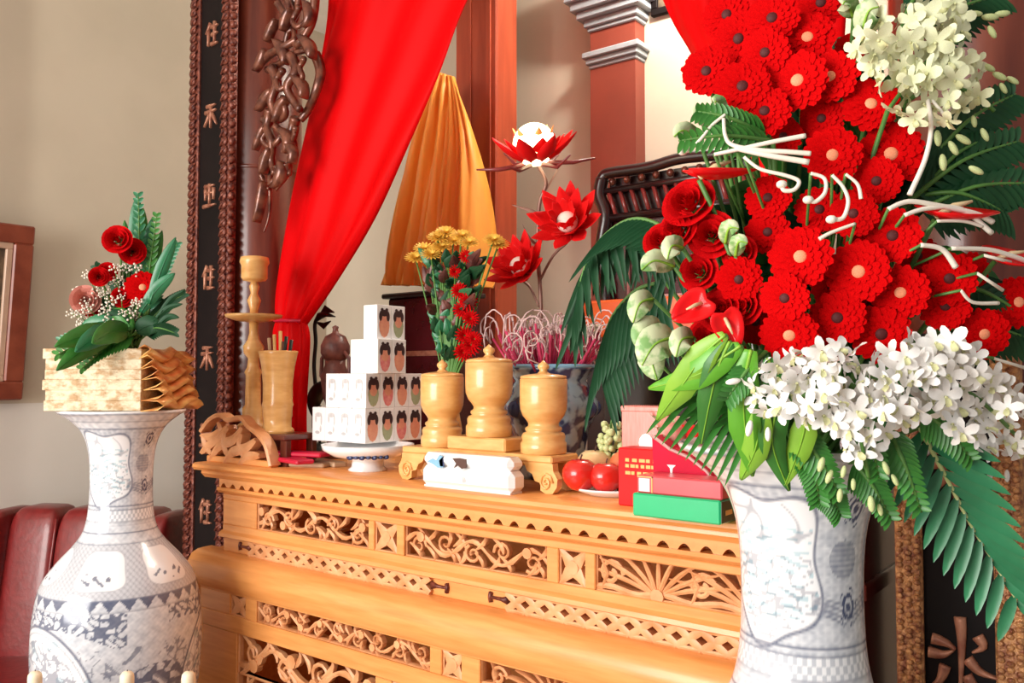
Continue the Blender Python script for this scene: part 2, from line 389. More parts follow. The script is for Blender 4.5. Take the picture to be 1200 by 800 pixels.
def strokes_char(parent, cx, cz, s, kind, y, m='glyph_gold'):
    K = {0: [[(0, .5), (0, -.5)], [(-.4, .2), (.4, .25)], [(-.1, .1), (-.45, -.4)], [(.1, .1), (.45, -.4)], [(-.3, .45), (.35, .48)]],
         1: [[(-.35, .4), (.35, .42)], [(-.25, .1), (.25, .1)], [(-.45, -.45), (.45, -.42)], [(0, .5), (0, -.4)], [(-.3, .3), (-.3, -.2)], [(.3, .3), (.3, -.2)]],
         2: [[(-.1, .5), (-.4, .05)], [(-.25, .2), (-.25, -.5)], [(-.05, .3), (.45, .32)], [(.2, .5), (.2, -.45)], [(0, -.05), (.42, 0)], [(-.05, -.45), (.45, -.45)]],
         3: [[(0.02, .55), (.04, .1), (0, -.9)], [(-.42, .12), (-.2, .08), (-.05, .0)], [(-.48, -.12), (-.25, -.12), (-.08, -.02)], [(-.22, -.3), (-.3, -.55), (-.5, -.75)],
             [(.28, .28), (.36, .12), (.2, .0)], [(.12, -.12), (.3, -.3), (.58, -.36)], [(.1, -.4), (.3, -.7), (.55, -.85)]]}[kind]
    mb = MB()
    for st in K:
        p = path2([(cx + x * s, cz + z * s) for x, z in st], 4) if len(st) > 2 else [(cx + (st[0][0]*(1-k)+st[1][0]*k) * s, cz + (st[0][1]*(1-k)+st[1][1]*k) * s) for k in (0, .33, .66, 1)]
        n = len(p); mb.ribbon(p, [s * 0.15 * (0.7 + 0.5 * math.cos(3.1 * i / n)) for i in range(n)], y - 0.006, y + 0.001, 0.003)
    obj('gilt_character', mb, m, parent)

def couplet(label, x0, x1, y, z0, z1, fw, chars, m, beadmat, fine=False):
    xc = (x0 + x1) / 2
    t = thing('couplet_board', label, 'signboard', (xc, y, z0))
    H = z1 - z0; hw = (x1 - x0) / 2
    mb = MB(); mb.box((-hw + fw * 0.8, 0.004, 0), (hw - fw * 0.8, 0.025, H)); obj('black_panel', mb, 'black_lacquer', t, False)
    for sg in (-1, 1):
        xm = sg * (hw - fw / 2)
        mb = MB(); mb.box((xm - fw / 2, -0.006, 0), (xm + fw / 2, 0.03, H), 0.004); fr = obj('carved_border', mb, m, t, False)
        bm_ = MB()
        nb = int(H / (fw * (0.30 if fine else 0.62)))
        if fine:
            for k in range(nb * 3):
                bm_.ball((xm + fw * .32 * ((k % 3) - 1), -.007, (k // 3 + .5 + .3 * (k % 2)) * H / nb), fw * .15, 6, 4, (1, .7, .8))
            nb = 0
        for k in range(nb):
            zz = (k + 0.5) * H / nb
            s_ = fw * 0.5
            mb2 = [(xm + sg * fw * 0.1 - s_ * 0.7 * math.cos(a), zz + s_ * 0.6 * math.sin(a)) for a in [2*PI*q/7 for q in range(7)]]
            bm_.prism(mb2, -0.014, -0.004)
            bm_.tube([(xm - fw*0.35, -0.010, zz - s_*0.5), (xm, -0.016, zz), (xm + fw*0.35, -0.010, zz + s_*0.5)], fw * 0.09, 5)
            bm_.ball((sg * (hw + fw * 0.02), 0.006, zz), fw * 0.30, 6, 4)
        b = obj('carved_beading', bm_, beadmat, t); b['kind'] = 'stuff'
    for (zz, kd, s) in chars: strokes_char(t, 0, zz - z0, s, kd, 0.003)
    return t
YB = 0.185
xl, xr = at_y(222, 300, YB).x, at_y(268, 300, YB).x
zf = lambda py: at_y(245, py, YB).z
couplet('narrow black board with small gilt characters beside the gold paper bundle', xl, xr, YB, 0.45, 3.15, 0.052,
        [(zf(y), k, 0.085) for y, k in ((41, 2), (137, 0), (229, 1), (325, 2), (420, 0), (510, 1), (600, 2), (-55, 1))], 'carved_gilt', 'carved_gilt')
YR = -0.055
xl, xr = at_y(1051, 750, YR).x, at_y(1203, 750, YR).x
zr = lambda py: at_y(1128, py, YR).z
couplet('wide black board with one large gilt brush character and golden borders beneath the palm frond', xl, xr, YR, 0.45, 1.62, 0.042,
        [(zr(762), 3, 0.095), (zr(762) - 0.26, 1, 0.1), (zr(560), 0, 0.1)], 'carved_gold', 'carved_gold', True)

# carved openwork bracket hanging down the column in front of the drape
YC = 0.20
def cp(px, py): p = at_y(px, py, YC); return (p.x, p.z)
base = cp(338, 100)
t = thing('carved_bracket', 'dark bronze coloured openwork carving of scrolls hanging along the column and red drape', 'carving', (base[0], YC, base[1]))
def carve(pts, w0, w1, yo=0.0):
    P = path2([cp(*p) for p in pts], 5); P = [(x - base[0], z - base[1]) for x, z in P]
    n = len(P); mb = MB(); L = [w0 + (w1 - w0) * i / (n - 1) for i in range(n)]
    mb.tube([(x, yo + 0.006 * math.sin(i * 0.5), z) for i, (x, z) in enumerate(P)], [q * 0.5 for q in L], 7); obj('scroll', mb, 'carved_bronze', t)
m_ = 0.0042
for pts, a, b, yo in [
    ([(352, -20), (345, 20), (338, 45), (330, 70), (318, 78)], 7, 5, 0), ([(372, -15), (366, 30), (352, 55), (346, 35), (340, 40)], 8, 4, -.01),
    ([(308, 75), (320, 66), (340, 58), (352, 48)], 8, 6, -.02), ([(312, 82), (330, 72), (350, 62), (368, 56)], 6, 5, 0),
    ([(322, 80), (328, 100), (324, 122), (330, 140), (340, 132), (336, 115)], 9, 5, -.015), ([(345, 66), (352, 85), (344, 105), (350, 122), (358, 130)], 9, 6, -.02),
    ([(366, 62), (372, 85), (370, 105), (358, 125), (350, 140)], 9, 6, .01), ([(340, 85), (332, 95), (338, 108), (346, 100)], 6, 4, -.03),
    ([(310, 140), (318, 150), (312, 165), (320, 175)], 7, 5, -.01), ([(322, 130), (318, 150), (326, 168), (322, 190), (328, 205)], 9, 5, -.02),
    ([(346, 138), (340, 155), (346, 172), (338, 188), (340, 205)], 9, 4, 0), ([(330, 150), (338, 160), (332, 172), (326, 165)], 6, 4, -.03),
    ([(352, 150), (348, 165), (354, 158)], 6, 3, -.02), ([(330, 195), (328, 210), (322, 218)], 8, 3, -.02), ([(338, 192), (336, 208), (328, 224)], 8, 2, -.01),
    ([(318, 180), (316, 205), (318, 225), (314, 250), (310, 272)], 6, 1.5, 0), ([(308, 205), (312, 218), (320, 222)], 5, 3, -.01),
    ([(356, 10), (348, 25), (356, 35), (362, 25)], 6, 3, -.02), ([(330, 5), (338, 18), (346, 12), (340, 2)], 6, 4, -.02), ([(362, 70), (356, 80), (362, 92), (354, 100)], 5, 4, -.02)]:
    carve(pts, a * m_, b * m_, yo)

for k, (pts, w_) in enumerate([([(318, 60), (312, 72), (306, 86)], 9), ([(330, 50), (338, 62), (342, 78)], 10), ([(360, 45), (370, 58), (374, 72)], 9), ([(326, 108), (316, 118), (308, 132)], 10), ([(344, 118), (334, 128), (330, 146)], 10),
        ([(352, 92), (362, 104), (364, 118)], 8), ([(318, 150), (310, 162), (306, 178)], 8), ([(336, 152), (344, 166), (342, 182)], 10), ([(326, 176), (318, 190), (316, 206)], 9), ([(336, 190), (334, 206), (327, 222)], 11), ([(344, 170), (350, 180), (350, 194)], 8),
        ([(350, 14), (342, 26), (340, 40)], 9), ([(364, 4), (368, 20), (364, 36)], 9), ([(332, 26), (324, 38), (320, 52)], 8), ([(318, 214), (314, 232), (309, 262)], 7)]):
    P = path2([cp(*p) for p in pts], 4); n = len(P); mb = MB()
    mb.ribbon([(x - base[0], z - base[1]) for x, z in P], [w_ * m_ * max(.12, math.sin(PI * (i + .6) / n)) for i in range(n)], -.03 - .004 * (k % 3), -.012, .010); obj('acanthus_leaf', mb, 'carved_bronze', t)
tp_ = cp(352, -20); mb = MB(); mb.tube([(tp_[0] - base[0], 0, tp_[1] - base[1]), (tp_[0] - base[0] - .03, .02, 2.8 - base[1]), (-1.16 - base[0], .10, 3.10 - base[1])], [.014, .022, .03], 8); obj('mounting_scroll', mb, 'carved_bronze', t)
# dark lacquered board closing the end of the altar
t = thing('side_screen', 'dark maroon lacquered screen board between the vase neck and the couplet board', 'screen', (0.945, 0.3, 0))
mb = MB(); mb.box((-.012, -.34, .03), (.008, .33, 1.62), .003); obj('board', mb, 'maroon_lacquer', t, False)
for zz in (.0, .62, 1.16, 1.62):
    mb = MB(); mb.box((-.016, -.345, zz), (.014, .335, zz + .03), .003); obj('cross_rail', mb, 'maroon_lacquer', t, False)

# ================================================================== altar table
AX0, AX1 = -1.13, 0.905
ATOP = 1.27
alt = thing('altar_table', 'honey coloured carved wooden altar table with pierced fretwork panels', 'altar', ((AX0 + AX1) / 2, 0.3, 0))
def apart(name, mb, m, smooth=False, **k): return obj(name, mb, m, alt, smooth, world=True, **k)
def abox(name, a, b, m='altar_wood', bev=0.004):
    mb = MB(); mb.box(a, b, bev); return apart(name, mb, m)
# tabletop with a moulded nose (profile in y,z swept along x)
def sweep(name, prof, x0, x1, m):
    mb = MB(); a = [mb.vert((x0, y, z)) for y, z in prof]; b = [mb.vert((x1, y, z)) for y, z in prof]; n = len(prof)
    for k in range(n): mb.face((a[k], a[(k + 1) % n], b[(k + 1) % n], b[k]))
    mb.face(a[::-1]); mb.face(b); return apart(name, mb, m, True, sharp=35)
sweep('tabletop', [(-0.015, 1.247), (-0.022, 1.256), (-0.020, 1.265), (-0.012, 1.27), (0.62, 1.27), (0.62, 1.245), (0.0, 1.245)], AX0, AX1, 'altar_wood')
sweep('cornice', [(0.000, 1.245), (-0.002, 1.236), (0.008, 1.226), (0.012, 1.222), (0.6, 1.222), (0.6, 1.245)], AX0 + 0.02, AX1, 'altar_wood')
FX0 = at_y(259, 600, 0.02).x; FX1 = AX1
NT = 40; pitch = (FX1 - FX0) / NT; th = 0.026
tb = MB(); pol = [(0, th), (0, 0), (.20*pitch, 0)] + [((.20 + .60*k/8)*pitch, 0.50*th*math.sin(PI*k/8)**0.8) for k in range(1, 8)] + [(.80*pitch, 0), (pitch, 0), (pitch, th)]
tb.prism(pol, 0, 0.02); tme = tb.mesh('moulding_tooth', 'altar_wood', False)
for k in range(NT):
    o = link('moulding_tooth', tme, alt); o.location = (FX0 + k * pitch - alt.location.x, 0.012 - 0.3, 1.196)
sweep('under_moulding', [(0.006, 1.196), (0.002, 1.188), (0.010, 1.180), (0.022, 1.176), (0.05, 1.172), (0.05, 1.196)], FX0, FX1, 'altar_wood')

def vine(x0, x1, z0, z1, y, seed, mirror=False, style=0):
    """pierced scroll of leaves between rails, one carved piece"""
    rnd = random.Random(seed); mb = MB(); H = z1 - z0; L = x1 - x0; zc_ = (z0 + z1) / 2
    n = max(2, round(L / (H * 1.25))); seg = L / n; yb = y + 0.016
    fx = (lambda x: x0 + x1 - x) if mirror else (lambda x: x)
    def rb(pts, w): mb.ribbon([(fx(a), b) for a, b in pts], w, y + rnd.uniform(0, .004), yb, 0.003)
    main = [(x0 + L * i / (n * 6), zc_ + 0.30 * H * math.sin(PI * i / 6 + seed)) for i in range(n * 6 + 1)]
    rb(main, [0.13 * H * (1 + 0.3 * math.sin(i * 1.7)) for i in range(len(main))])
    def clampz(z): return max(z0 - 0.002, min(z1 + 0.002, z))
    for k in range(n):
        cx = x0 + (k + 0.5) * seg; up = 1 if math.sin(PI * (k + .5) + seed) > 0 else -1
        # spiral
        sp = []
        for q in range(15):
            a = q / 14 * 2.6 * PI; r = H * (0.34 - 0.26 * q / 14)
            sp.append((cx + r * math.cos(a + k), clampz(zc_ - up * 0.10 * H + r * 0.9 * math.sin(a + k) * up)))
        rb(sp, [H * 0.105 * (1 - 0.4 * q / 14) for q in range(15)])
        # leaves reaching the rails
        for q in range(4):
            a0 = rnd.uniform(-.35, .35) * seg + cx; s = 1 if q % 2 else -1; lean = rnd.uniform(-.45, .45) * seg
            zb = zc_ + s * 0.05 * H; zt = zc_ + s * 0.52 * H
            P = [(a0 + lean * tt + 0.10 * seg * math.sin(PI * tt), clampz(zb + (zt - zb) * tt)) for tt in (0, .25, .5, .75, 1)]
            rb(P, [H * c for c in (.05, .12, .15, .10, .03)])
        if rnd.random() < 0.75:   # bud / fruit
            bx, bz = cx + rnd.uniform(-.3, .3) * seg, zc_ + up * 0.2 * H
            R = H * 0.17; mb.prism([(fx(bx + R * math.cos(-a)), clampz(bz + R * math.sin(-a))) for a in [2*PI*q/9 for q in range(9)]], y - 0.004, yb)
    for zz in (z0, z1): rb([(x0, zz), ((x0 + x1) / 2, zz), (x1, zz)], H * 0.07)
    for xx in (x0, x1): rb([(xx, z0), (xx, zc_), (xx, z1)], H * 0.07)
    apart('fretwork_panel', mb, 'fret_wood', True, sharp=40)
def leafy(x0, x1, z0, z1, y, seed):
    """fan of long curved leaves with side scrolls"""
    rnd = random.Random(seed); mb = MB(); H = z1 - z0; L = x1 - x0; zc_ = (z0 + z1) / 2; yb = y + 0.016
    def cz(z): return max(z0 - .002, min(z1 + .002, z))
    def rb(pts, w): mb.ribbon([(a, cz(b)) for a, b in pts], w, y + rnd.uniform(0, .004), yb, 0.003)
    for c in (0.30, 0.72):
        cx = x0 + c * L
        for k in range(-4, 5):
            a = k * 0.34; ln = H * (1.1 + 0.22 * abs(k))
            P = [(cx + math.sin(a) * ln * tt + 0.10 * H * k * tt * tt, z0 + 0.04 * H + math.cos(a * 0.8) * ln * tt * (1 - 0.16 * abs(k) * tt * .6)) for tt in (0, .2, .4, .6, .8, 1)]
            rb(P, [H * q for q in (.07, .10, .13, .13, .10, .03)])
        R = H * .2; mb.prism([(cx + R * math.cos(-q), cz(z0 + .1 * H + R * math.sin(-q))) for q in [2*PI*i/10 for i in range(10)]], y - .004, yb)
    for c in (0.07, 0.5, 0.95):
        cx = x0 + c * L; sp = []
        for q in range(16):
            a = q / 15 * 2.4 * PI; r = H * (0.40 - .3 * q / 15); sp.append((cx + r * math.cos(a), zc_ + r * math.sin(a)))
        rb([(max(x0, min(x1, a)), b) for a, b in sp], [H * .13] * 16)
        rb([(cx - .3 * H, z0), (cx - .1 * H, zc_), (cx - .35 * H, z1)], [H * .08, H * .12, H * .05])
    rb([(x0 + L * i / 24, z0 + 0.10 * H + 0.06 * H * math.sin(i)) for i in range(25)], H * .16)
    for zz in (z0, z1): rb([(x0, zz), ((x0 + x1) / 2, zz), (x1, zz)], H * .07)
    for xx in (x0, x1): rb([(xx, z0), (xx, zc_), (xx, z1)], H * .07)
    apart('fretwork_panel', mb, 'fret_wood', True, sharp=40)
def rosette(x0, x1, z0, z1, y):
    mb = MB(); cx, cz = (x0 + x1) / 2, (z0 + z1) / 2; yb = y + 0.026
    for (ex, ez) in ((x0, z0), (x1, z0), (x0, z1), (x1, z1)):
        mb.ribbon([(cx + (ex - cx) * tt, cz + (ez - cz) * tt) for tt in (0, .3, .6, 1)], [.030, .030, .020, .012], y, yb, .004)
    R = .016; mb.prism([(cx + R * math.cos(-q), cz + R * math.sin(-q)) for q in [2*PI*i/10 for i in range(10)]], y - .004, yb)
    for (a, b) in (((x0, z0), (x0, z1)), ((x1, z0), (x1, z1)), ((x0, z0), (x1, z0)), ((x0, z1), (x1, z1))): mb.ribbon([a, ((a[0]+b[0])/2, (a[1]+b[1])/2), b], .007, y, yb, .001)
    apart('rosette_panel', mb, 'fret_wood', True, sharp=40)

def row(y, zt, zb, opens, x0, x1, railm='altar_wood', style='vine', top=0.012, bot=0.012):
    """rails and stiles with openings; opens = list of (xa, xb, kind)"""
    abox('rail', (x0, y, zt), (x1, y + 0.05, zt + top), railm, 0.002); abox('rail', (x0, y, zb - bot), (x1, y + 0.05, zb), railm, 0.002)
    cur = x0
    for i, (a, b, kd) in enumerate(opens):
        abox('stile', (cur, y + 0.001, zb), (a, y + 0.05, zt), railm, 0.002); cur = b
        if kd == 'sq': rosette(a, b, zb, zt, y + 0.008)
        elif kd == 'v3':
            hh_ = (zt - zb) / 3
            for q in range(3): vine(a, b, zb + q * hh_, zb + (q + 1) * hh_, y + 0.008, 40 + q + i * 3, mirror=(q % 2 == 1))
        elif kd == 'leaf': leafy(a, b, zb, zt, y + 0.008, 11 + i)
        else: vine(a, b, zb, zt, y + 0.008, 3 + i * 7 + int(zt * 100), mirror=(i % 2 == 1))
    abox('stile', (cur, y + 0.001, zb), (x1, y + 0.05, zt), railm, 0.002)

Y1 = 0.020
X = lambda px, py, y=Y1: at_y(px, py, y).x
xs = [X(300, 600), X(431, 630), X(438, 630), X(464, 634), X(473, 634), X(640, 660), X(654, 664), X(685, 668), X(697, 670)]
x9 = xs[8] + (xs[1] - xs[0])
z_t, z_b = at_y(556, 628, Y1).z, at_y(556, 666, Y1).z
row(Y1, z_t, z_b, [(xs[0], xs[1], 'v'), (xs[2], xs[3], 'sq'), (xs[4], xs[5], 'v'), (xs[6], xs[7], 'sq'), (xs[8], min(x9, FX1 - .03), 'leaf')], FX0 + 0.01, FX1, top=1.176 - z_t, bot=0.022)
# waist: sloped moulding and lattice strip
z1_ = z_b - 0.022
sweep('waist_moulding', [(0.02, z1_ + 0.002), (0.010, z1_ - 0.006), (0.008, z1_ - 0.016), (0.016, z1_ - 0.02), (0.06, z1_ - 0.02), (0.06, z1_)], FX0 + 0.005, FX1, 'altar_wood')
zl1 = z1_ - 0.02; zl0 = zl1 - 0.040
def lattice(x0, x1, y):
    mb = MB(); n = round((x1 - x0) / 0.057); s = (x1 - x0) / n; yb = y + .026
    for k in range(n):
        a = x0 + k * s
        for (u, v) in ((zl0, zl1), (zl1, zl0)): mb.ribbon([(a, u), (a + s * .5, (u + v) / 2), (a + s, v)], .017, y, yb, .003)
    mb.ribbon([(x0, zl1), ((x0+x1)/2, zl1), (x1, zl1)], .009, y, yb, .002); mb.ribbon([(x0, zl0), ((x0+x1)/2, zl0), (x1, zl0)], .009, y, yb, .002)
    apart('lattice_strip', mb, 'fret_wood', True, sharp=40)
    for sg, xe in ((-1, x0), (1, x1)):
        m2 = MB(); m2.ribbon([(xe, (zl0+zl1)/2), (xe + sg*.02, (zl0+zl1)/2), (xe + sg*.05, (zl0+zl1)/2)], [.02, .008, .006], y + .004, y + .03, .002)
        m2.ribbon([(xe + sg*.052, zl0 + .008), (xe + sg*.055, (zl0+zl1)/2), (xe + sg*.052, zl1 - .008)], .009, y + .003, y + .03, .002)
        apart('lattice_tip', m2, 'carved_gilt', True)
la, lb, lc, ld = X(292, 650), X(504, 690), X(594, 702), FX1 - 0.06
def strip_board(a, b): abox('waist_board', (a, Y1 + .008, zl0 - .004), (b, Y1 + .06, zl1 + .003), 'altar_wood', 0.001)
strip_board(FX0 + .005, la); strip_board(lb, lc); strip_board(ld, FX1)
lattice(la, lb, Y1 - .002); lattice(lc, ld, Y1 - .002)
# lower body: convex shoulder, fretwork rows, legs
BX0, BX1 = AX0 + 0.005, AX1
zs = zl0 - .004
z2t = at_y(300, 704, -0.03).z; z2b = at_y(300, 729, -0.03).z
sweep('shoulder', [(0.03, zs), (0.0, zs - .002), (-0.022, zs - .012), (-0.036, zs - .035), (-0.040, zs - .06), (-0.036, z2t + .012), (-0.03, z2t + .004), (0.05, z2t + .004), (0.05, zs)], BX0, BX1, 'altar_wood')
Y2 = -0.03
o2 = [(X(269, 700, Y2), X(287, 705, Y2), 'sq'), (X(300, 705, Y2), X(503, 760, Y2), 'v'), (X(517, 770, Y2), X(540, 770, Y2), 'sq'), (X(562, 780, Y2), X(562, 780, Y2) + (X(503, 760, Y2) - X(300, 705, Y2)), 'leaf')]
o2 = [q for q in o2 if q[1] < BX1 - .02]
e = o2[-1][1]
if e + .1 < BX1: o2.append((e + .04, e + .10, 'sq'))
row(Y2, z2t, z2b, o2, BX0 + .03, BX1, 'altar_wood', top=.006, bot=.05)
z3t = z2b - .05; z3b = 0.42
ox = X(277, 750, Y2)
row(Y2, z3t, z3b, [(ox, ox + .60, 'v3'), (ox + .66, ox + 1.26, 'v3'), (ox + 1.32, min(ox + 1.88, BX1 - .04), 'v3')], BX0 + .03, BX1, 'altar_wood', top=.004, bot=.05)
for sx, x0 in ((-1, BX0), (1, BX1 - .06)):
    mb = MB()
    P = [(x0, zs - .03), (x0 + .06, zs - .03), (x0 + .055, .5), (x0 + .06, .2), (x0 + .09 * (1 if sx < 0 else -.2), .03), (x0 + .08, 0), (x0 - .01, 0), (x0 - .0, .2), (x0 + .012, .5)]
    mb.prism([(a, b) for a, b in P[::-1]], -0.034, 0.03); apart('leg', mb, 'altar_wood')
    mb = MB(); mb.prism([(a, b) for a, b in P[::-1]], 0.55, 0.61); apart('leg', mb, 'altar_wood')
# hollow carcass: the fretwork opens into a real wooden cavity
abox('back_board', (BX0 + .03, .588, .40), (BX1 - .01, .60, 1.222), 'altar_wood', 0)
abox('floor_board', (BX0 + .03, .02, .388), (BX1 - .01, .60, .40), 'altar_wood', 0)
abox('side_panel', (BX1 - .012, .03, .40), (BX1, .59, 1.222), 'altar_wood', 0)
abox('shoulder_board', (BX0 + .03, .03, zs - .012), (FX0 + .022, .59, zs - .002), 'altar_wood', 0)
abox('side_panel', (FX0 + .012, .03, zs), (FX0 + .022, .59, 1.222), 'altar_wood', 0)
abox('side_panel', (BX0 + .03, .03, .40), (BX0 + .042, .59, zs - .005), 'altar_wood', 0)
# carved upturned end on the tabletop
YE = 0.03
def ep(px, py): p = at_y(px, py, YE); return (p.x, p.z)
mb = MB()
outl = [ep(*p) for p in ((232, 541), (236, 505), (246, 492), (258, 486), (268, 492), (282, 489), (292, 500), (302, 508), (312, 522), (318, 546))]
mb.ribbon(path2(outl[1:], 4), .014, YE - .006, YE + .03, .004)
for pts, w in [([(236, 530), (252, 515), (268, 500)], .02), ([(245, 540), (258, 522), (274, 515), (284, 500)], .02), ([(262, 545), (272, 530), (288, 525), (300, 515)], .02),
               ([(236, 510), (248, 512), (258, 505), (256, 495)], .018), ([(280, 545), (290, 535), (305, 534)], .018), ([(248, 532), (240, 520), (238, 508)], .016), ([(268, 536), (262, 520), (264, 505)], .016), ([(285, 535), (280, 520), (284, 508)], .014)]:
    q_ = path2([ep(*p) for p in pts], 4); mb.ribbon(q_, [w * (.5 + 1.2 * math.sin(PI * (i + .5) / len(q_))) for i in range(len(q_))], YE - .002, YE + .03, .006)
eo = thing('carved_end_ornament', 'pierced carved wooden ornament standing at the far end of the altar top', 'carving', (AX0 + .1, YE, ATOP))
obj('fretwork', mb, 'fret_wood', eo, True, world=True, sharp=40)
p = ep(236, 530); q = ep(318, 545)
mb = MB(); mb.box((AX0 + .005, YE - .004, ATOP), (q[0], YE + .03, ATOP + .02), .003); obj('base_rail', mb, 'altar_wood', eo, False, world=True)

# ================================================================== drapes
def drape(label, left, right, y, m, folds, amp, tail=None, name='red_drape', rows=60, cols=48, tieamp=0.5):
    """cloth hung between a left and a right edge (pixel polylines on plane y), real folds in depth"""
    L = smooth_path([at_y(px, py, y) for px, py in left], 8); R = smooth_path([at_y(px, py, y) for px, py in right], 8)
    def samp(P, t):
        f = t * (len(P) - 1); i = min(int(f), len(P) - 2); return P[i].lerp(P[i + 1], f - i)
    base = (samp(L, 1) + samp(R, 1)) / 2
    o = thing(name, label, 'drape', base)
    mb = MB(); G = []
    for i in range(rows + 1):
        t = i / rows; a, b = samp(L, t), samp(R, t); rowp = []
        for j in range(cols + 1):
            s = j / cols; p = a.lerp(b, s)
            wv = amp * (math.sin(s * folds * 2 * PI + 0.8 * math.sin(t * 3) + t * 1.5) * (0.55 + 0.45 * math.sin(s * 5 + t * 4)) + 0.35 * math.sin(s * folds * 4.3 * PI + t * 5))
            wv *= (1 - tieamp * t)
            sag = 0.03 * math.sin(PI * s) * math.sin(PI * t)
            rowp.append(p + Vector((0, wv - sag, 0)))
        G.append(rowp)
    mb.grid(G); c = obj('cloth', mb, m, o, True, world=True)
    md = c.modifiers.new('thickness', 'SOLIDIFY'); md.thickness = 0.003
    if tail:
        tl, tr = tail
        L2 = smooth_path([at_y(px, py, y) for px, py in tl], 6); R2 = smooth_path([at_y(px, py, y) for px, py in tr], 6)
        G = []
        for i in range(25):
            t = i / 24; a, b = samp(L2, t), samp(R2, t)
            G.append([a.lerp(b, j / 16) + Vector((0, 0.014 * math.sin(j / 16 * 6 * PI + t) - 0.012, 0)) for j in range(17)])
        mb = MB(); mb.grid(G); c = obj('tail', mb, m, o, True, world=True); md = c.modifiers.new('thickness', 'SOLIDIFY'); md.thickness = 0.003
        p = (samp(L2, 0) + samp(R2, 0)) / 2; wv = (samp(L2, 0) - samp(R2, 0)).length * .5
        mb = MB(); mb.tube([p + Vector((math.cos(a) * wv, math.sin(a) * .03 - .01, -.004 * math.cos(a))) for a in [2*PI*k/20 for k in range(21)]], .006, 6); obj('tie_cord', mb, 'crimson_paper', o, True, world=True)
    return o
bmz = 3.08
t = thing('curtain_beam', 'dark wooden beam carrying the red drapes between the columns', 'beam', (-.1, .335, bmz))
mb = MB(); mb.box((-1.1, -.04, 0), (1.13, .05, .16), .006); obj('beam', mb, 'column_wood', t, False)
mb = MB(); mb.tube([(-1.1, -.055, .02), (0, -.055, .02), (1.1, -.055, .02)], .014, 10); obj('curtain_rod', mb, 'gold_print', t)
drape('bright red satin drape swept to the wooden column with its tail behind the candlestick',
      [(381, -95), (378, -50), (372, 20), (356, 110), (338, 210), (326, 300), (322, 355), (326, 378)],
      [(650, -185), (592, -75), (552, 12), (524, 90), (488, 170), (446, 255), (398, 330), (362, 380)], 0.335, 'red_drape', 1.6, 0.045,
      tail=([(326, 376), (322, 395), (328, 440), (334, 480), (338, 530)], [(362, 376), (366, 395), (363, 440), (360, 480), (360, 530)]))
drape('bright red satin drape falling behind the big gerbera arrangement',
      [(690, -285), (745, -80), (776, 8), (800, 50), (826, 92), (870, 160), (900, 250), (910, 330)],
      [(1010, -430), (1000, -120), (990, 20), (985, 80), (975, 150), (960, 220), (948, 290), (940, 335)], 0.335, 'red_drape', 2.2, 0.03,
      tail=([(910, 332), (906, 360), (912, 440), (916, 578)], [(942, 332), (946, 360), (948, 440), (950, 580)]))
drape('orange yellow pleated silk drape gathered at its top against the back post',
      [(520, 88), (505, 120), (485, 180), (466, 250), (452, 310), (448, 334)],
      [(532, 90), (545, 130), (557, 190), (563, 250), (566, 310), (566, 336)], 1.08, 'orange_drape', 5.0, 0.040, name='orange_drape', tieamp=-1.2)

# ================================================================== leather armchair by the wall
ac = at_d(48, 620, 3.05); ac.z = 0
t = thing('armchair', 'maroon leather armchair with padded back behind the tall vase', 'armchair', (ac.x, ac.y, 0), math.radians(28))
def cushion(name, c, h, bulge, m='leather', lean=0.0):
    mb = MB(); N = 14; G = []
    def se(a, e=0.35): s_, c_ = math.sin(a), math.cos(a); return (math.copysign(abs(c_)**e, c_), math.copysign(abs(s_)**e, s_))
    rows = []
    for j in range(N + 1):
        ph = -PI/2 + PI * j / N; cz, sz = se(ph)
        rows.append([Vector((c[0] + h[0] * se(2*PI*k/28)[0] * cz, c[1] + h[1] * se(2*PI*k/28)[1] * cz + lean * (sz + 1) * h[2], c[2] + h[2] * sz)) for k in range(29)])
    mb.grid(rows); return obj(name, mb, m, t)
zt = 1.02
for k in range(3): cushion('back_cushion', (-.21 + .21 * k, .20, .72), (.108, .09, .32), 0, lean=.16)
for s_ in (-1, 1): cushion('back_wing', (s_ * .345, .17, .70), (.045, .13, .33), 0, lean=.16)
cushion('seat_cushion', (0, -.12, .42), (.30, .32, .09), 0)
for s_ in (-1, 1): cushion('armrest', (s_ * .37, -.08, .36), (.07, .36, .16), 0)
for x, y in ((-.3, -.35), (.3, -.35), (-.3, .25), (.3, .25)):
    mb = MB(); mb.lathe([(.025, 0), (.035, .34)], 12, (x, y, 0)); obj('leg', mb, 'throne_dark', t)
for s_ in (-1, 1):
    mb = MB(); mb.tube([(s_ * .105, .115 + .16 * (q * .64), .42 + .58 * q) for q in [i / 10 for i in range(11)]], .006, 6); obj('piping', mb, 'leather', t)

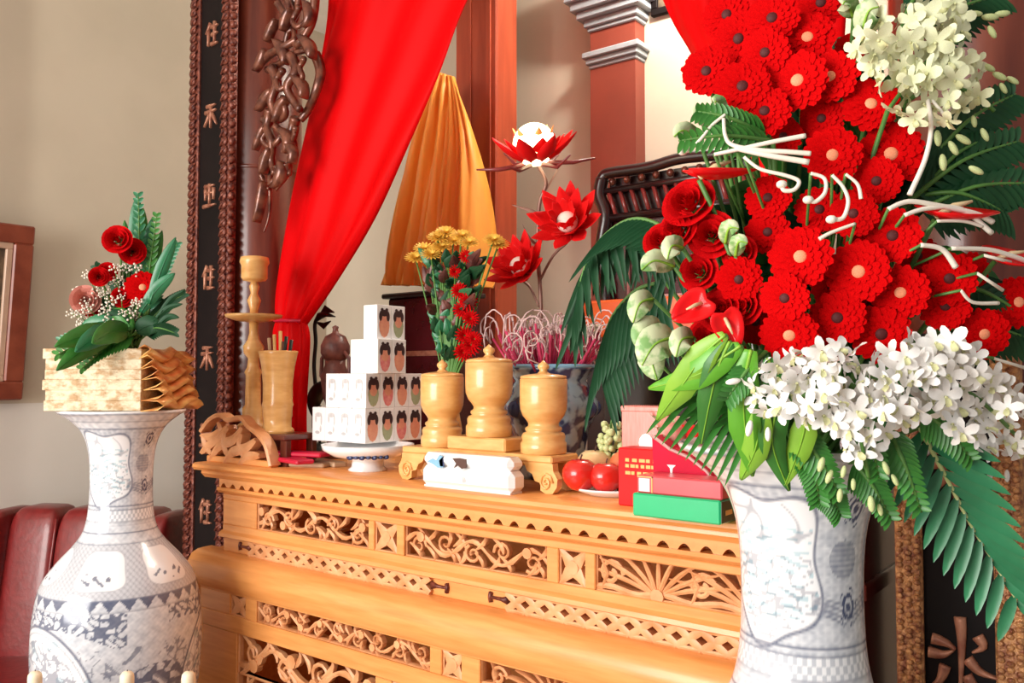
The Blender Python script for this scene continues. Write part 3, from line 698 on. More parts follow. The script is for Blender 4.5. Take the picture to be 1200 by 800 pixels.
# ================================================================== tall painted vases
PROF = [(.001, .012), (.13, .012), (.15, .0), (.155, .02), (.14, .05), (.125, .10), (.13, .2), (.165, .4), (.20, .58), (.218, .74), (.2185, .86), (.210, .935), (.196, .985), (.165, 1.03),
        (.125, 1.075), (.100, 1.11), (.088, 1.15), (.083, 1.20), (.082, 1.27), (.086, 1.33), (.097, 1.375), (.118, 1.41), (.150, 1.437), (.166, 1.446), (.167, 1.452), (.160, 1.453), (.118, 1.422), (.085, 1.36), (.07, 1.28), (.06, 1.1), (.001, 1.0)]
def vase_mesh():
    P = smooth_path([(r, z, 0) for r, z in PROF], 14); cum = np.cumsum([0] + [(b - a).length for a, b in zip(P, P[1:])]); ss = np.linspace(0, cum[-1], 640)
    prof = list(zip(np.maximum(np.interp(ss, cum, [p.x for p in P]), .001).tolist(), np.interp(ss, cum, [p.y for p in P]).tolist()))
    n = 380; nv = len(prof)
    th = np.linspace(0, 2 * np.pi, n, endpoint=False)
    r = np.array([p[0] for p in prof])[:, None]; z = np.array([p[1] for p in prof])[:, None] + 0 * th[None]
    X_ = r * np.sin(th)[None]; Y_ = -r * np.cos(th)[None]        # th = 0 faces -Y
    V = np.stack([X_, Y_, z], -1).reshape(-1, 3)
    i = np.arange(nv - 1)[:, None] * n; k = np.arange(n)[None]; k2 = (k + 1) % n
    F = np.stack([i + k, i + k2, i + n + k2, i + n + k], -1).reshape(-1, 4)
    me = bpy.data.meshes.new('vase_body'); me.from_pydata(V.tolist(), [], F.tolist())
    # painted decoration: u angle in (-pi, pi), z height
    u = (th[None] + np.pi) % (2 * np.pi) - np.pi + 0 * z; uu = u * np.maximum(r, .02)
    def nz(a, b, s, ph=0): return (np.sin(a * s + ph + 1.7 * np.sin(b * s * .8 + ph * 2)) + np.sin(b * s * 1.13 - ph + 1.5 * np.sin(a * s * .7 + 1.3))) * .5
    blue = np.zeros_like(u); grey = np.zeros_like(u); teal = np.zeros_like(u)
    def line(d, w_): return np.clip(1.3 - np.abs(d) / w_, 0, 1)
    grey += .55 + .22 * nz(uu, z, 160) + .18 * nz(uu, z, 430, 2)
    # scale pattern on the neck ground
    neck = (z > 1.17)
    sc = np.abs(np.sin(u * 26) * np.sin(z * 330)); grey += neck * (.30 * sc)
    def cart(u0, z0, au, az, pw=3.0, wob=.09):
        a = (u - u0 + np.pi) % (2 * np.pi) - np.pi
        ang = np.arctan2((z - z0) / az, a / au)
        rad = (np.abs(a / au)**pw + np.abs((z - z0) / az)**pw)**(1 / pw)
        return rad * (1 + wob * np.sin(ang * 5 + .6))
    for u0 in (-.55, 2.6):
        d = cart(u0, 1.295, .82, .098); inside = d < 1
        grey = np.where(inside, .03, grey); blue = np.where(inside, 0, blue)
        land = inside & (d < .93)
        blue = np.where(land & (np.abs(nz(uu, z * 1.6, 150, 1)) < .16) & (z < 1.31), .42, blue); teal = np.where(land & (nz(uu, z * 2.2, 170, 3) > .38) & (z > 1.23) & (z < 1.35), .55, teal)
        blue = np.maximum(blue, land * line(nz(uu, z, 70, 5), .10) * .45 * (z > 1.33)); blue = np.maximum(blue, line(d - 1, .035) * .75)
    for u0 in (.80, -2.0):
        for z0 in (1.245, 1.375):
            a = u - u0; q = np.sqrt((a / .20)**2 + ((z - z0) / .026)**2); ang = np.arctan2((z - z0) / .026, a / .20)
            blue = np.where((q < .5 + .5 * np.abs(np.cos(ang * 2.5))) & (np.sin(q * 14) > -.2), .95, blue)
        q = np.sqrt(((u - u0 + .1) / .26)**2 + ((z - 1.308) / .026)**2); blue = np.where(q < 1, .42 + .12 * np.sin(z * 900), blue)
        for sg in (-1, 1):
            for kk in range(3): blue = np.maximum(blue, line((z - 1.22 - .008 * kk) - .03 * np.abs(u - u0 + sg * .1)**.6, .0022) * .6 * (np.abs(u - u0) < .65))
    for z0, w_, v_ in ((1.192, .0018, .7), (1.182, .0015, .5), (1.15, .0018, .7), (1.14, .0014, .5), (1.122, .002, .7), (1.405, .002, .6), (1.425, .0015, .5), (1.446, .002, .6), (.966, .0022, .8), (.938, .0018, .7), (1.095, .0018, .6)):
        blue = np.maximum(blue, line(z - z0, w_) * v_)
    band = (z > 1.152) & (z < 1.180); grey = np.where(band, .45 + .35 * np.sign(np.sin(u * 44) * np.sin((z - 1.152) * 330)), grey)
    rimb = (z > 1.408); grey = np.where(rimb, .30 + .3 * nz(uu, z, 260, 4), grey)
    # shoulder: pale blue hatch with white leaf medallions
    sh = (z > .968) & (z < 1.093); blue = np.where(sh, .26 + .14 * (np.sin(uu * 420 + z * 420) > .3) + .10 * (np.sin(uu * 420 - z * 420) > .5), blue); grey = np.where(sh, .15, grey)
    for kk in range(6):
        u0 = -.28 + kk * PI / 3; d = np.sqrt(((u - u0 + np.pi) % (2*np.pi) - np.pi)**2 / .40**2 + ((z - 1.035) / .050)**2) * (1 + .10 * np.cos(4 * np.arctan2(z - 1.035, .12 * (u - u0))))
        ins = d < 1; blue = np.where(ins, 0, blue); grey = np.where(ins, .0, grey); blue = np.where(ins & (nz(uu, z, 210, kk) > .45) & (d < .75) & (z < 1.03), .8, blue); blue = np.maximum(blue, line(d - 1, .04) * .45)
    # row of pendants
    pd = (z > .938) & (z < .965); tri = np.abs(((u * 7 / PI * 2) % 1) - .5) * 2; blue = np.where(pd & (tri < (z - .938) / .027 * .9), .85, blue)
    # lambrequin scrolls on the upper body
    lam = (z < .936) & (z > .845); env = .845 + .05 * np.abs(np.sin(u * 2.0))
    blue = np.where(lam & (z > env) & ((np.abs(nz(uu, z, 150, 1.5)) < .30) | (nz(uu, z, 210, 4) > .62)) & (np.abs(np.sin(u * 1.0 - .35)) > .25), .80, blue)
    # large round cartouches with flowers
    for u0 in (-1.05, 1.6, 2.95):
        d = np.sqrt((((u - u0 + np.pi) % (2*np.pi) - np.pi) * .218 / .185)**2 + ((z - .66) / .235)**2); ins = d < 1
        grey = np.where(ins, .10, grey); blue = np.where(ins, 0, blue); blue = np.where(ins & (d < .85) & ((np.abs(nz(uu, z, 90, 2.2)) < .13) | (nz(uu, z, 170, 2.2) > .72)), .6, blue); teal = np.where(ins & (nz(uu, z, 75, 7) > .62), .4, teal)
        blue = np.maximum(blue, line(d - 1, .022) * .85); blue = np.maximum(blue, line(d - .93, .012) * .5)
    low = (z < .845); st = np.maximum(0, nz(uu, z, 62, .4)); blue = np.maximum(blue, np.where(low & (st > .86) | (low & (np.abs(nz(uu, z, 120, 6)) < .10) & (nz(uu, z, 33, 2) > .1)), .6, 0)); blue = np.maximum(blue, low * line(nz(uu, z, 40, 3), .05) * .30)
    d = np.sqrt(((u - .45) / .38)**2 + ((z - .745) / .05)**2); blue = np.where((d < 1) & (nz(uu, z, 150, 2) > -.1), .8, blue)
    base_ = np.array((.84, .86, .90)); cb = np.array((.030, .045, .12)); cg = np.array((.30, .34, .42)); ct = np.array((.22, .46, .56))
    c = base_ * (1 - np.clip(grey, 0, 1)[..., None] * .75) + cg * (np.clip(grey, 0, 1)[..., None] * .75)
    c = c * (1 - np.clip(teal, 0, 1)[..., None]) + ct * np.clip(teal, 0, 1)[..., None]
    c = c * (1 - np.clip(blue, 0, 1)[..., None]) + cb * np.clip(blue, 0, 1)[..., None]
    at = me.color_attributes.new('paint', 'FLOAT_COLOR', 'POINT')
    at.data.foreach_set('color', np.concatenate([c.reshape(-1, 3), np.ones((c.size // 3, 1))], 1).ravel().astype(np.float32))
    me.materials.append(MATS['porcelain']); me.polygons.foreach_set('use_smooth', [True] * len(me.polygons)); me.update(); return me
vme = vase_mesh()
def face_cam(p): d = CAM - Vector(p); return math.atan2(d.x, -d.y)
VL = at_d(140, 700, 2.4); VL = Vector((VL.x, VL.y, 0)); VR = at_d(939, 700, 1.2); VR = Vector((VR.x, VR.y, 0))
for v, lab in ((VL, 'tall blue and white porcelain vase carrying the gold paper bundle'), (VR, 'tall blue and white porcelain vase holding the big red gerbera arrangement')):
    tvs = thing('porcelain_vase', lab, 'vase', v, face_cam(v), 'pair of tall porcelain vases'); link('vase_body', vme, tvs)
    mb = MB(); mb.lathe([(.160, 1.4515), (.166, 1.4545), (.1685, 1.451), (.166, 1.447)], 64, cap=False); obj('rim', mb, 'white_porcelain', tvs)

# ================================================================== things on the altar
Z0 = ATOP
def on(px, py, z=Z0): return at_z(px, py, z)
def turned(name, label, cat, loc, parts, group=None, n=36):
    t = thing(name, label, cat, loc, 0, group)
    for nm, prof, m in parts: mb = MB(); mb.lathe(prof, n); obj(nm, mb, m, t)
    return t
# riser under candlestick and brush pot
rp = at_y(308, 500, 0.44)
RX0, RX1 = at_y(272, 510, .12).x, at_y(352, 510, .12).x
ZR_ = at_y(300, 505, 0.12).z
t = thing('riser_stand', 'low dark wooden riser under the candlestick and brush pot', 'stand', ((RX0 + RX1) / 2, .135, Z0))
hw = (RX1 - RX0) / 2; hr = ZR_ - Z0
mb = MB(); mb.box((-hw, -.075, hr - .018), (hw, .06, hr), .003); obj('board', mb, 'column_wood', t, False)
for sx in (-1, 1):
    for sy in (-.065, .035):
        mb = MB(); mb.box((sx * (hw - .02) - .015, sy, 0), (sx * (hw - .02) + .015, sy + .02, hr - .018), .002); obj('foot', mb, 'column_wood', t, False)
# candlestick: traced radius per pixel row
def traced(name, label, cat, px, d_y, zbase, rows, m, group=None, n=36):
    c = at_y(px, rows[0][1], d_y); D = depth((c.x, d_y, 1.5)); t = thing(name, label, cat, (c.x, d_y, zbase), 0, group)
    prof = []
    for (hwid, py) in rows: prof.append((max(hwid, .3) * D / 1000, at_y(px, py, d_y).z - zbase))
    prof[0] = (prof[0][0], 0.0)
    return t, prof, D
t, prof, D = traced('candlestick', 'turned wooden candlestick with a wide drip plate beside the brush pot', 'candlestick', 296, .13, ZR_,
    [(18, 503), (18, 498), (12, 494), (12, 478), (9, 474), (8.5, 440), (10, 436), (7, 430), (6, 420), (11, 414), (12, 406), (7, 398), (5, 390), (5.5, 376)], 'cup_wood')
mb = MB(); mb.lathe(prof, 32); obj('stem', mb, 'cup_wood', t)
pr = [(hw_ * D / 1000, at_y(296, py, .13).z - ZR_) for hw_, py in ((5, 378), (20, 376), (32, 372), (33, 369), (30, 370), (5, 372))]
mb = MB(); mb.lathe(pr, 40); obj('drip_plate', mb, 'cup_wood', t)
pr = [(hw_ * D / 1000, at_y(296, py, .13).z - ZR_) for hw_, py in ((4, 372), (5, 362), (8, 352), (4, 344), (6, 336), (4, 331), (13, 329), (15, 326), (15, 312), (17, 308), (16, 302), (11, 301))]
mb = MB(); mb.lathe(pr, 32); obj('candle_cup', mb, 'cup_wood', t)
t, prof, D = traced('brush_pot', 'flared wooden pot holding a few dark sticks in front of the red drape tail', 'pot', 325, .11, ZR_,
    [(19, 507), (19, 503), (16, 500), (16, 490), (17, 487), (17, 477), (18.2, 474), (17, 470), (17, 450), (19, 430), (22, 415), (23, 412), (22, 411), (19, 417), (16, 440), (15, 470)], 'cup_wood_pale')
mb = MB(); mb.lathe(prof, 36); obj('pot_body', mb, 'cup_wood', t)
pc = Vector(t.location)
for i, (dx, top, m) in enumerate(((-8, 396, 'tan_paper'), (-3, 392, 'cup_wood_pale'), (3, 388, 'cup_wood_pale'), (9, 394, 'crane_black'), (14, 398, 'crane_black'), (6, 400, 'column_wood'))):
    tp = at_y(325 + dx * 1.2, top, .11 + .01 * (i % 3)); b = pc + Vector((dx * .0012, .008 * (i % 3 - 1), .06))
    mb = MB(); mb.tube([(0, 0, 0), (tp - b) * .5, (tp - b)], [.003, .004, .006], 8)
    o = obj('brush_stick', mb, m); o.location = b; tag(o, 'thin %s stick standing in the wooden brush pot' % {'tan_paper': 'tan', 'cup_wood_pale': 'pale wood', 'crane_black': 'black', 'column_wood': 'reddish'}[m], 'stick', 'sticks in the wooden pot')
# crane statue and brown burner behind the cartons
cb_ = on(372, 524); cb_ = at_y(372, 523, .42); cb_.z = Z0
t = thing('crane_statue', 'slender black bird statue standing behind the white carton tower', 'statue', cb_)
cl = lambda px, py: at_y(px, py, .42) - cb_
mb = MB(); mb.lathe([(.06, 0), (.065, .01), (.055, .03), (.03, .04)], 20); obj('base', mb, 'crane_black', t)
mb = MB(); P = smooth_path([cl(370, 490), cl(368, 470), cl(376, 455), cl(386, 450)], 4); mb.tube(P, [.008 + .022 * math.sin(PI * i / (len(P) - 1)) for i in range(len(P))], 10); obj('bird_body', mb, 'crane_black', t)
for dx in (-4, 4): mb = MB(); mb.tube([cl(371 + dx, 475), cl(371 + dx, 500), Vector((dx * .003, 0, .03))], .005, 6); obj('leg', mb, 'crane_black', t)
mb = MB(); mb.tube(smooth_path([cl(371, 462), cl(368, 430), cl(370, 400), cl(369, 380), cl(374, 369)], 4), .007, 8); obj('neck', mb, 'crane_black', t)
mb = MB(); mb.tube([cl(370, 376), cl(375, 370), cl(382, 368), cl(393, 371)], [.006, .014, .010, .002], 8); mb.blade([cl(374, 372), cl(382, 362), cl(392, 366)], [.012, .03, .004], (0, -1, 0)); mb.blade([cl(372, 378), cl(380, 382), cl(388, 376)], [.008, .024, .004], (0, -1, 0)); obj('head', mb, 'crane_black', t)
bb = at_y(392, 523, .36); bb.z = Z0
t = thing('incense_burner', 'small dark brown carved burner partly behind the white carton tower', 'burner', bb)
D = depth(bb); s_ = D / 1000
zz = lambda py: at_y(392, py, .36).z - Z0
mb = MB(); mb.lathe([(16*s_, 0), (17*s_, .02), (9*s_, .05), (8*s_, zz(480)), (14*s_, zz(465)), (17*s_, zz(440)), (12*s_, zz(428)), (12*s_, zz(422))], 28); obj('body', mb, 'burner_brown', t)
mb = MB(); mb.lathe([(12*s_, zz(422)), (17*s_, zz(414)), (17*s_, zz(405)), (12*s_, zz(394)), (4*s_, zz(390)), (3*s_, zz(386)), (4*s_, zz(383)), (.001, zz(381))], 28); obj('lid', mb, 'burner_brown', t)
for sg in (-1, 1):
    mb = MB(); mb.tube([(sg*14*s_, 0, zz(450)), (sg*25*s_, 0, zz(440)), (sg*24*s_, 0, zz(420)), (sg*15*s_, 0, zz(412))], 2.5*s_, 7); obj('handle', mb, 'burner_brown', t)

# incense packets lying on the tabletop
def slab(name, label, cat, c, ang, size, m, group=None, tilt=0):
    mb = MB(); a, b, h = size; mb.box((-a/2, -b/2, 0), (a/2, b/2, h), min(.004, h * .3)); o = obj(name, mb, m, None, False)
    o.location = c; o.rotation_euler = (0, tilt, ang); return tag(o, label, cat, group)
slab('incense_packet', 'tan flat incense packet lowest under the crimson packets', 'packet', on(345, 546), .30, (.24, .05, .014), 'tan_paper')
slab('incense_packet', 'dark tan packet lying behind the crimson packets', 'packet', on(350, 529), .10, (.22, .05, .016), 'tan_paper')
slab('incense_packet', 'tan packet reaching from the crimson packets toward the footed dish', 'packet', on(385, 545), -.25, (.16, .045, .016), 'tan_paper')
c = on(340, 541, Z0 + .016); slab('incense_packet', 'crimson packet lying askew on the tan packets', 'packet', c, -.2, (.20, .06, .014), 'crimson_paper')
c = on(352, 534, Z0 + .031); slab('incense_packet', 'crimson packet on top of the packet pile', 'packet', c, .25, (.19, .06, .014), 'crimson_paper')
c = on(318, 532, Z0); slab('incense_packet', 'narrow rose packet beside the carved altar end', 'packet', c, -.1, (.18, .03, .012), 'rose_carton')

# footed white dish
dc = on(431, 551); D = depth(dc); s_ = D / 1000
t = thing('footed_dish', 'white footed porcelain dish with blue brush marks under the carton tower', 'dish', dc)
dh = .078
mb = MB(); mb.lathe([(22*s_, 0), (23*s_, .004), (19*s_, .012), (18*s_, .03), (23*s_, .036), (40*s_, .044), (52*s_, .062), (54*s_, dh), (52*s_, dh), (48*s_, .064), (.001, .052)], 48); obj('bowl', mb, 'white_porcelain', t)
aa = face_cam(dc)
mb = MB()
for k in range(-3, 4):
    a = aa + k * .16; r0, r1 = 30*s_, 43*s_
    mb.ball((math.sin(a) * 43*s_ , -math.cos(a) * 43*s_, .0475), .012, 8, 5, (1.1, .6, .45 + .2 * (k % 2)))
obj('blue_marks', mb, 'blue_glaze', t)

# tower of small printed cartons (4 wide at the front, figures on each face)
CW, CH = .0605, .104
def carton_meshes():
    mb = MB(); mb.box((0, 0, 0), (CW - .001, CW - .001, CH), .0015); body = mb.mesh('carton_body', 'carton_white', False)
    def fig(mb, ux, uy, o, hair, skin, dress):      # upright printed figure on a face spanned by ux and z
        def disc(cx, cz, rx, rz, m, lift):
            mb.cur = m; n = 12; mb.face([mb.vert(Vector(o) + Vector(ux) * (cx + rx * math.cos(2*PI*k/n)) + Vector((0, 0, cz + rz * math.sin(2*PI*k/n))) + Vector(uy) * lift) for k in range(n)])
        disc(CW/2, CH*.40, CW*.36, CH*.36, 2, .0004); disc(CW/2, CH*.52, CW*.26, CH*.18, 1, .0006); disc(CW/2, CH*.76, CW*.33, CH*.10, 0, .0008)
        disc(CW*.24, CH*.66, CW*.11, CH*.14, 0, .0009); disc(CW*.76, CH*.66, CW*.11, CH*.14, 0, .0009); disc(CW*.34, CH*.86, CW*.10, CH*.05, 0, .001); disc(CW*.66, CH*.86, CW*.10, CH*.05, 0, .001)
    F = MB(); 
    def faint(mb, o):
        def disc(cx, cz, rx, rz, lift): mb.face([mb.vert(Vector(o) + Vector((cx + rx * math.cos(2*PI*k/10), -lift, cz + rz * math.sin(2*PI*k/10)))) for k in range(10)])
        disc(CW*.5, CH*.78, CW*.26, CH*.07, .0008); disc(CW*.3, CH*.66, CW*.07, CH*.12, .0006); disc(CW*.72, CH*.62, CW*.06, CH*.16, .0006); disc(CW*.42, CH*.25, CW*.18, CH*.05, .0006); disc(CW*.66, CH*.36, CW*.07, CH*.10, .0007)
    faint(F, (0, 0, 0)); fm = F.mesh('front_print', 'print_faint', False)
    sides = []
    for dress in ('print_skin', 'print_green', 'print_pink'):
        s2 = MB(); fig(s2, (0, 1, 0), (1, 0, 0), (CW - .001, 0, 0), 0, 1, 2); sides.append(s2.mesh('side_print', ['print_hair', 'print_skin', dress], False))
    return body, fm, sides
cbm, cfm, csm = carton_meshes()
near = on(428, 520, Z0 + dh)       # near corner of the bottom tier
tiers = [(4, 4, 0, 0, 0), (3, 4, 0, .002, 0), (2, 2, .02, .03, 0), (1, 2, .0, .045, 0)]
ords = ['bottom', 'second', 'third', 'top']
for lv, (nx, ny, ox_, oy_, _) in enumerate(tiers):
    for i in range(nx):
        for j in range(ny):
            if lv < 2 and i > 0 and j > 0 and not (i < tiers[lv + 1][0] + 1 and j < tiers[lv + 1][1] + 1): continue
            if i > 1 and j > 1 and lv < 1: continue
            loc = (near.x - (i + 1) * CW + ox_, near.y + j * CW + oy_, Z0 + dh + lv * (CH + .0005))
            faces = 'front' if j == 0 else ('side' if i == 0 else 'inner')
            t = thing('printed_carton', {'front': 'white carton with faint grey figures in the front of the %s carton tier', 'side': 'white carton with a coloured dark haired figure in the %s carton tier', 'inner': 'plain white carton hidden inside the %s carton tier'}[faces] % ords[lv], 'carton', loc, 0, 'cartons of the %s tier' % ords[lv])
            link('carton_body', cbm, t)
            if j == 0 and lv < 2: link('front_print', cfm, t)
            if i == 0 and not (lv == 2 and j == 0 and False): link('side_print', csm[(j + lv) % 3], t)

# three lidded cups on a stepped stand
cupM = {0: 'cup_wood', 1: 'cup_wood', 2: 'cup_wood'}
sR = on(637, 577); YS = sR.y + .035                         # stand centre line
sx0 = at_y(487, 560, YS).x; sx1 = at_y(662, 575, YS).x
zst = at_y(637, 531, YS).z; zmid = at_y(573, 511, YS).z; 
t = thing('cup_stand', 'stepped wooden stand with curled feet under the three lidded cups', 'stand', ((sx0 + sx1) / 2, YS, Z0))
bx = (sx0 + sx1) / 2; th_ = .018
xm0, xm1 = at_y(538, 520, YS).x - bx, at_y(606, 520, YS).x - bx
mb = MB(); mb.box((sx0 - bx, -.055, zst - Z0 - th_), (sx1 - bx, .06, zst - Z0), .004); obj('deck', mb, 'cup_wood', t, False)
mb = MB(); mb.box((xm0, -.050, zst - Z0), (xm1, .055, zmid - Z0), .004); obj('raised_step', mb, 'cup_wood', t, False)
for sg, xe in ((1, sx0 - bx), (-1, sx1 - bx)):
    mb = MB(); h = zst - Z0 - th_
    P = [(xe, h), (xe + sg*.085, h), (xe + sg*.075, h*.72), (xe + sg*.06, h*.62), (xe + sg*.052, h*.40), (xe + sg*.035, h*.34), (xe + sg*.035, h*.1), (xe + sg*.02, 0), (xe + sg*.0, h*.02), (xe - sg*.012, h*.25), (xe - sg*.014, h*.5), (xe - sg*.002, h*.75)]
    mb.prism(P if sg < 0 else P[::-1], -.052, -.03); obj('foot', mb, 'cup_wood', t, False)
    mb = MB(); mb.prism(P if sg < 0 else P[::-1], .03, .052); obj('foot', mb, 'cup_wood', t, False)
    mb = MB(); sp = [(xe + sg*.018 + .020 * (1 - k/16) * math.cos(k*.8), h*.38 + .024 * (1 - k/16) * math.sin(k*.8)) for k in range(16)]; mb.ribbon(sp, .005, -.056, -.05, .002); obj('foot_scroll', mb, 'cup_wood', t)
mb = MB(); mb.prism([(sx0 - bx + .08, zst - Z0 - th_), (sx1 - bx - .08, zst - Z0 - th_), (sx1 - bx - .1, zst - Z0 - th_ - .012), (bx - bx, zst - Z0 - th_ - .02), (sx0 - bx + .1, zst - Z0 - th_ - .012)], -.05, -.035); obj('apron', mb, 'cup_wood', t, False)
cups = [(518, 521, 433, 'left', 25.5, 'turned wooden lidded cup beside the carton tower'), (573, 511, 418, 'mid', 28, 'turned wooden lidded cup on the raised middle step'), (637, 531, 437, 'right', 28, 'turned wooden lidded cup beside the red apples')]
for i, (px, pb_, ptop, nm, hw_, lab) in enumerate(cups):
    p = at_y(px, pb_, YS); zb = zmid if i == 1 else zst; D = depth((p.x, YS, zb)); s_ = D / 1000; H = (pb_ - ptop) * s_ * 1.0
    t = thing('lidded_cup', lab, 'cup', (p.x, YS, zb), 0, 'lidded wooden cups')
    w_ = hw_ * s_
    mb = MB(); mb.lathe([(w_*.92, 0), (w_*.97, H*.015), (w_*.97, H*.13), (w_*.90, H*.16), (w_*.92, H*.22), (w_*.86, H*.255), (w_*.72, H*.27), (w_*.78, H*.295), (w_*.77, H*.32), (w_*.66, H*.34), (w_*.64, H*.37), (w_*.72, H*.41), (w_*.88, H*.47), (w_*.98, H*.55), (w_*1.0, H*.64), (w_*1.0, H*.80), (w_*1.0, H*.925), (w_*.96, H*.93)], 40); obj('cup_body', mb, cupM[i], t)
    mb = MB(); mb.lathe([(w_*.97, H*.931), (w_*.99, H*.945), (w_*.95, H*.965), (w_*.6, H*.985), (w_*.26, H*.995), (w_*.15, H*1.03), (w_*.25, H*1.07), (w_*.24, H*1.10), (w_*.10, H*1.135), (.001, H*1.16)], 36); obj('lid', mb, cupM[i], t)

# white porcelain box with small motifs in front of the stand
wl, wr = on(492, 574), on(601, 580)
yb_ = (wl.y + wr.y) / 2 - .0
yb_ = YS - .055 - .07
wlx, wrx = at_y(492, 565, yb_).x, at_y(600, 575, yb_).x
hb = at_y(545, 533, yb_).z - Z0
t = thing('porcelain_box', 'rounded white porcelain box with blue and brown marks before the cup stand', 'box', ((wlx + wrx) / 2, yb_, Z0))
hw = (wrx - wlx) / 2
mb = MB(); mb.box((-hw, 0, .004), (hw, .058, hb * .62), .012); obj('box_body', mb, 'white_porcelain', t, True, sharp=60)
mb = MB(); mb.box((-hw + .004, .001, hb * .62), (hw - .004, .057, hb), .012); obj('box_lid', mb, 'white_porcelain', t, True, sharp=60)
mb = MB(); mb.box((-hw + .01, .006, 0), (hw - .01, .052, .005)); obj('foot_ring', mb, 'white_porcelain', t, False)
def patch(nm, cx, cz, pts, m):
    mb = MB(); mb.prism([(cx + a, cz + b) for a, b in pts][::-1], -.0012, .002); obj(nm, mb, m, t, False)
patch('blue_mark', -hw * .62, hb * .74, [(-.03, 0), (-.012, .008), (0, .004), (.012, .018), (.022, .016), (.024, -.012), (.006, -.014), (-.01, -.006)], 'blue_pale')
patch('blue_mark', -hw * .55, hb * .74, [(0, .004), (.012, .014), (.016, -.01), (.004, -.01)], 'blue_glaze')
patch('brown_mark', -hw * .10, hb * .74, [(-.022, .012), (0, .014), (.022, .012), (.024, -.008), (.008, -.012), (-.004, -.004), (-.018, -.012), (-.01, .0)], 'brown_mark')
patch('blue_mark', 0, hb * .30, [(-.006, .008), (.004, .006), (.006, -.006), (-.004, -.008)], 'print_faint')

# blue and white incense bowl with curled incense
bc = at_y(645, 526, .36); bc.z = Z0; D = depth(bc); s_ = D / 1000
zb = lambda py: at_y(645, py, .36).z - Z0
t = thing('incense_bowl', 'round blue and white incense bowl filled with pink incense sticks', 'bowl', bc)
mb = MB(); mb.lathe([(38*s_, 0), (40*s_, .01), (36*s_, .03), (46*s_, zb(502)), (56*s_, zb(482)), (56*s_, zb(470)), (46*s_, zb(452)), (42*s_, zb(446)), (50*s_, zb(434)), (53*s_, zb(431)), (50*s_, zb(432)), (38*s_, zb(446)), (.001, zb(448))], 48); obj('bowl_body', mb, 'bowl_glaze', t)
mb = MB(); mb.lathe([(50*s_, zb(433)), (54*s_, zb(430)), (54*s_, zb(427)), (49*s_, zb(428))], 48, cap=False); obj('rim', mb, 'blue_pale', t)
for k in range(7):
    a = 2 * PI * k / 7; mb = MB(); mb.ball((math.cos(a) * 54*s_, math.sin(a) * 54*s_, zb(478)), 9*s_, 12, 8, (1, 1, 1.1)); obj('dragon_boss', mb, 'blue_glaze', t)
rnd = random.Random(3)
btop = zb(440)
for k in range(125):
    a = rnd.uniform(0, 2 * PI); r = 42*s_ * math.sqrt(rnd.random()); b = Vector((bc.x + r * math.cos(a), bc.y + r * math.sin(a), Z0 + btop - .01))
    lean = Vector((math.cos(a), math.sin(a), 0)) * rnd.uniform(.01, .085) * (.3 + r / (42*s_)); h1 = rnd.uniform(.06, .15)
    t = thing('incense_stick', 'pink incense stick with curled pale ash in the blue bowl', 'incense', b, 0, 'incense sticks in the bowl')
    top = Vector((lean.x, lean.y, h1)); mb = MB(); mb.tube([(0, 0, 0), top * .5, top], .0036, 5); obj('stick', mb, 'incense_pink', t)
    cur = []; R = rnd.uniform(.016, .045); sg = rnd.choice((-1, 1)); aa_ = rnd.uniform(0, 2 * PI); ex = Vector((math.cos(aa_), math.sin(aa_), 0))
    for q in range(12):
        an = q / 11 * rnd.uniform(3.6, 5.2); cur.append(top + ex * (R * (1 - math.cos(an))) * (1 - .02 * q) + Vector((0, 0, R * math.sin(an) * 1.1)) + Vector((-ex.y, ex.x, 0)) * (.001 * q * sg))
    mb = MB(); mb.tube(cur, .0021, 5); obj('ash_curl', mb, 'ash_white', t)

# ================================================================== fruit and gift boxes
pl = on(700, 583); t = thing('fruit_plate', 'shallow white plate under the red apples', 'plate', (pl.x, pl.y + .075, Z0))
D = depth(pl); s_ = D / 1000; R = .105
mb = MB(); mb.lathe([(R*.6, 0), (R*.65, .003), (R*.95, .014), (R, .019), (R*.97, .020), (R*.6, .009), (.001, .008)], 44); obj('dish', mb, 'white_porcelain', t)
PC = Vector(t.location)
def fruit(name, label, px, py, d, rpx, m, cat, sc=(1, 1, .92), stem=True, group=None):
    c = at_d(px, py, d); r = rpx * d / 1000
    t = thing(name, label, cat, c, 0, group); mb = MB(); prof = []
    for k in range(15):
        a = -PI/2 + PI * k / 14; rr = math.cos(a) * (1 + .06 * math.sin(a)); z = math.sin(a) * sc[2]; z -= .16 * math.exp(-(rr / .28)**2) * (1 if a > 0 else -.5)
        prof.append((max(rr, .002) * r, z * r))
    mb.lathe(prof, 26); obj('skin', mb, m, t)
    if stem: mb = MB(); mb.tube([(0, 0, r * .7), (r * .05, 0, r * .95), (r * .12, 0, r * 1.1)], r * .05, 6); obj('stem', mb, 'brown_mark', t)
    return t
dp = depth(PC)
fruit('apple', 'glossy red apple next to the wooden cup at the plate edge', 680, 556, dp - .03, 21.5, 'apple_red', 'apple')
fruit('apple', 'glossy red apple beside the green carton', 710, 559, dp - .05, 20, 'apple_red', 'apple')
fruit('apple', 'pale yellow apple behind the two red apples', 697, 546, dp + .07, 22, 'apple_yellow', 'apple')
fruit('tangerine', 'orange tangerine in front of the pink plastic box', 733, 545, dp + .02, 19, 'orange_peel', 'fruit')
fruit('dark_fruit', 'small dark green fruit beside the green carton', 732, 574, dp - .05, 9, 'green_dark_end', 'fruit')
rnd = random.Random(5)
gc = at_d(716, 520, dp + .08); t = thing('grape_bunch', 'bunch of pale green grapes leaning on the pink plastic box', 'grapes', gc)
mb = MB(); mb.ball((0, 0, 0), .0085, 10, 7); gme = mb.mesh('grape', 'grape_green')
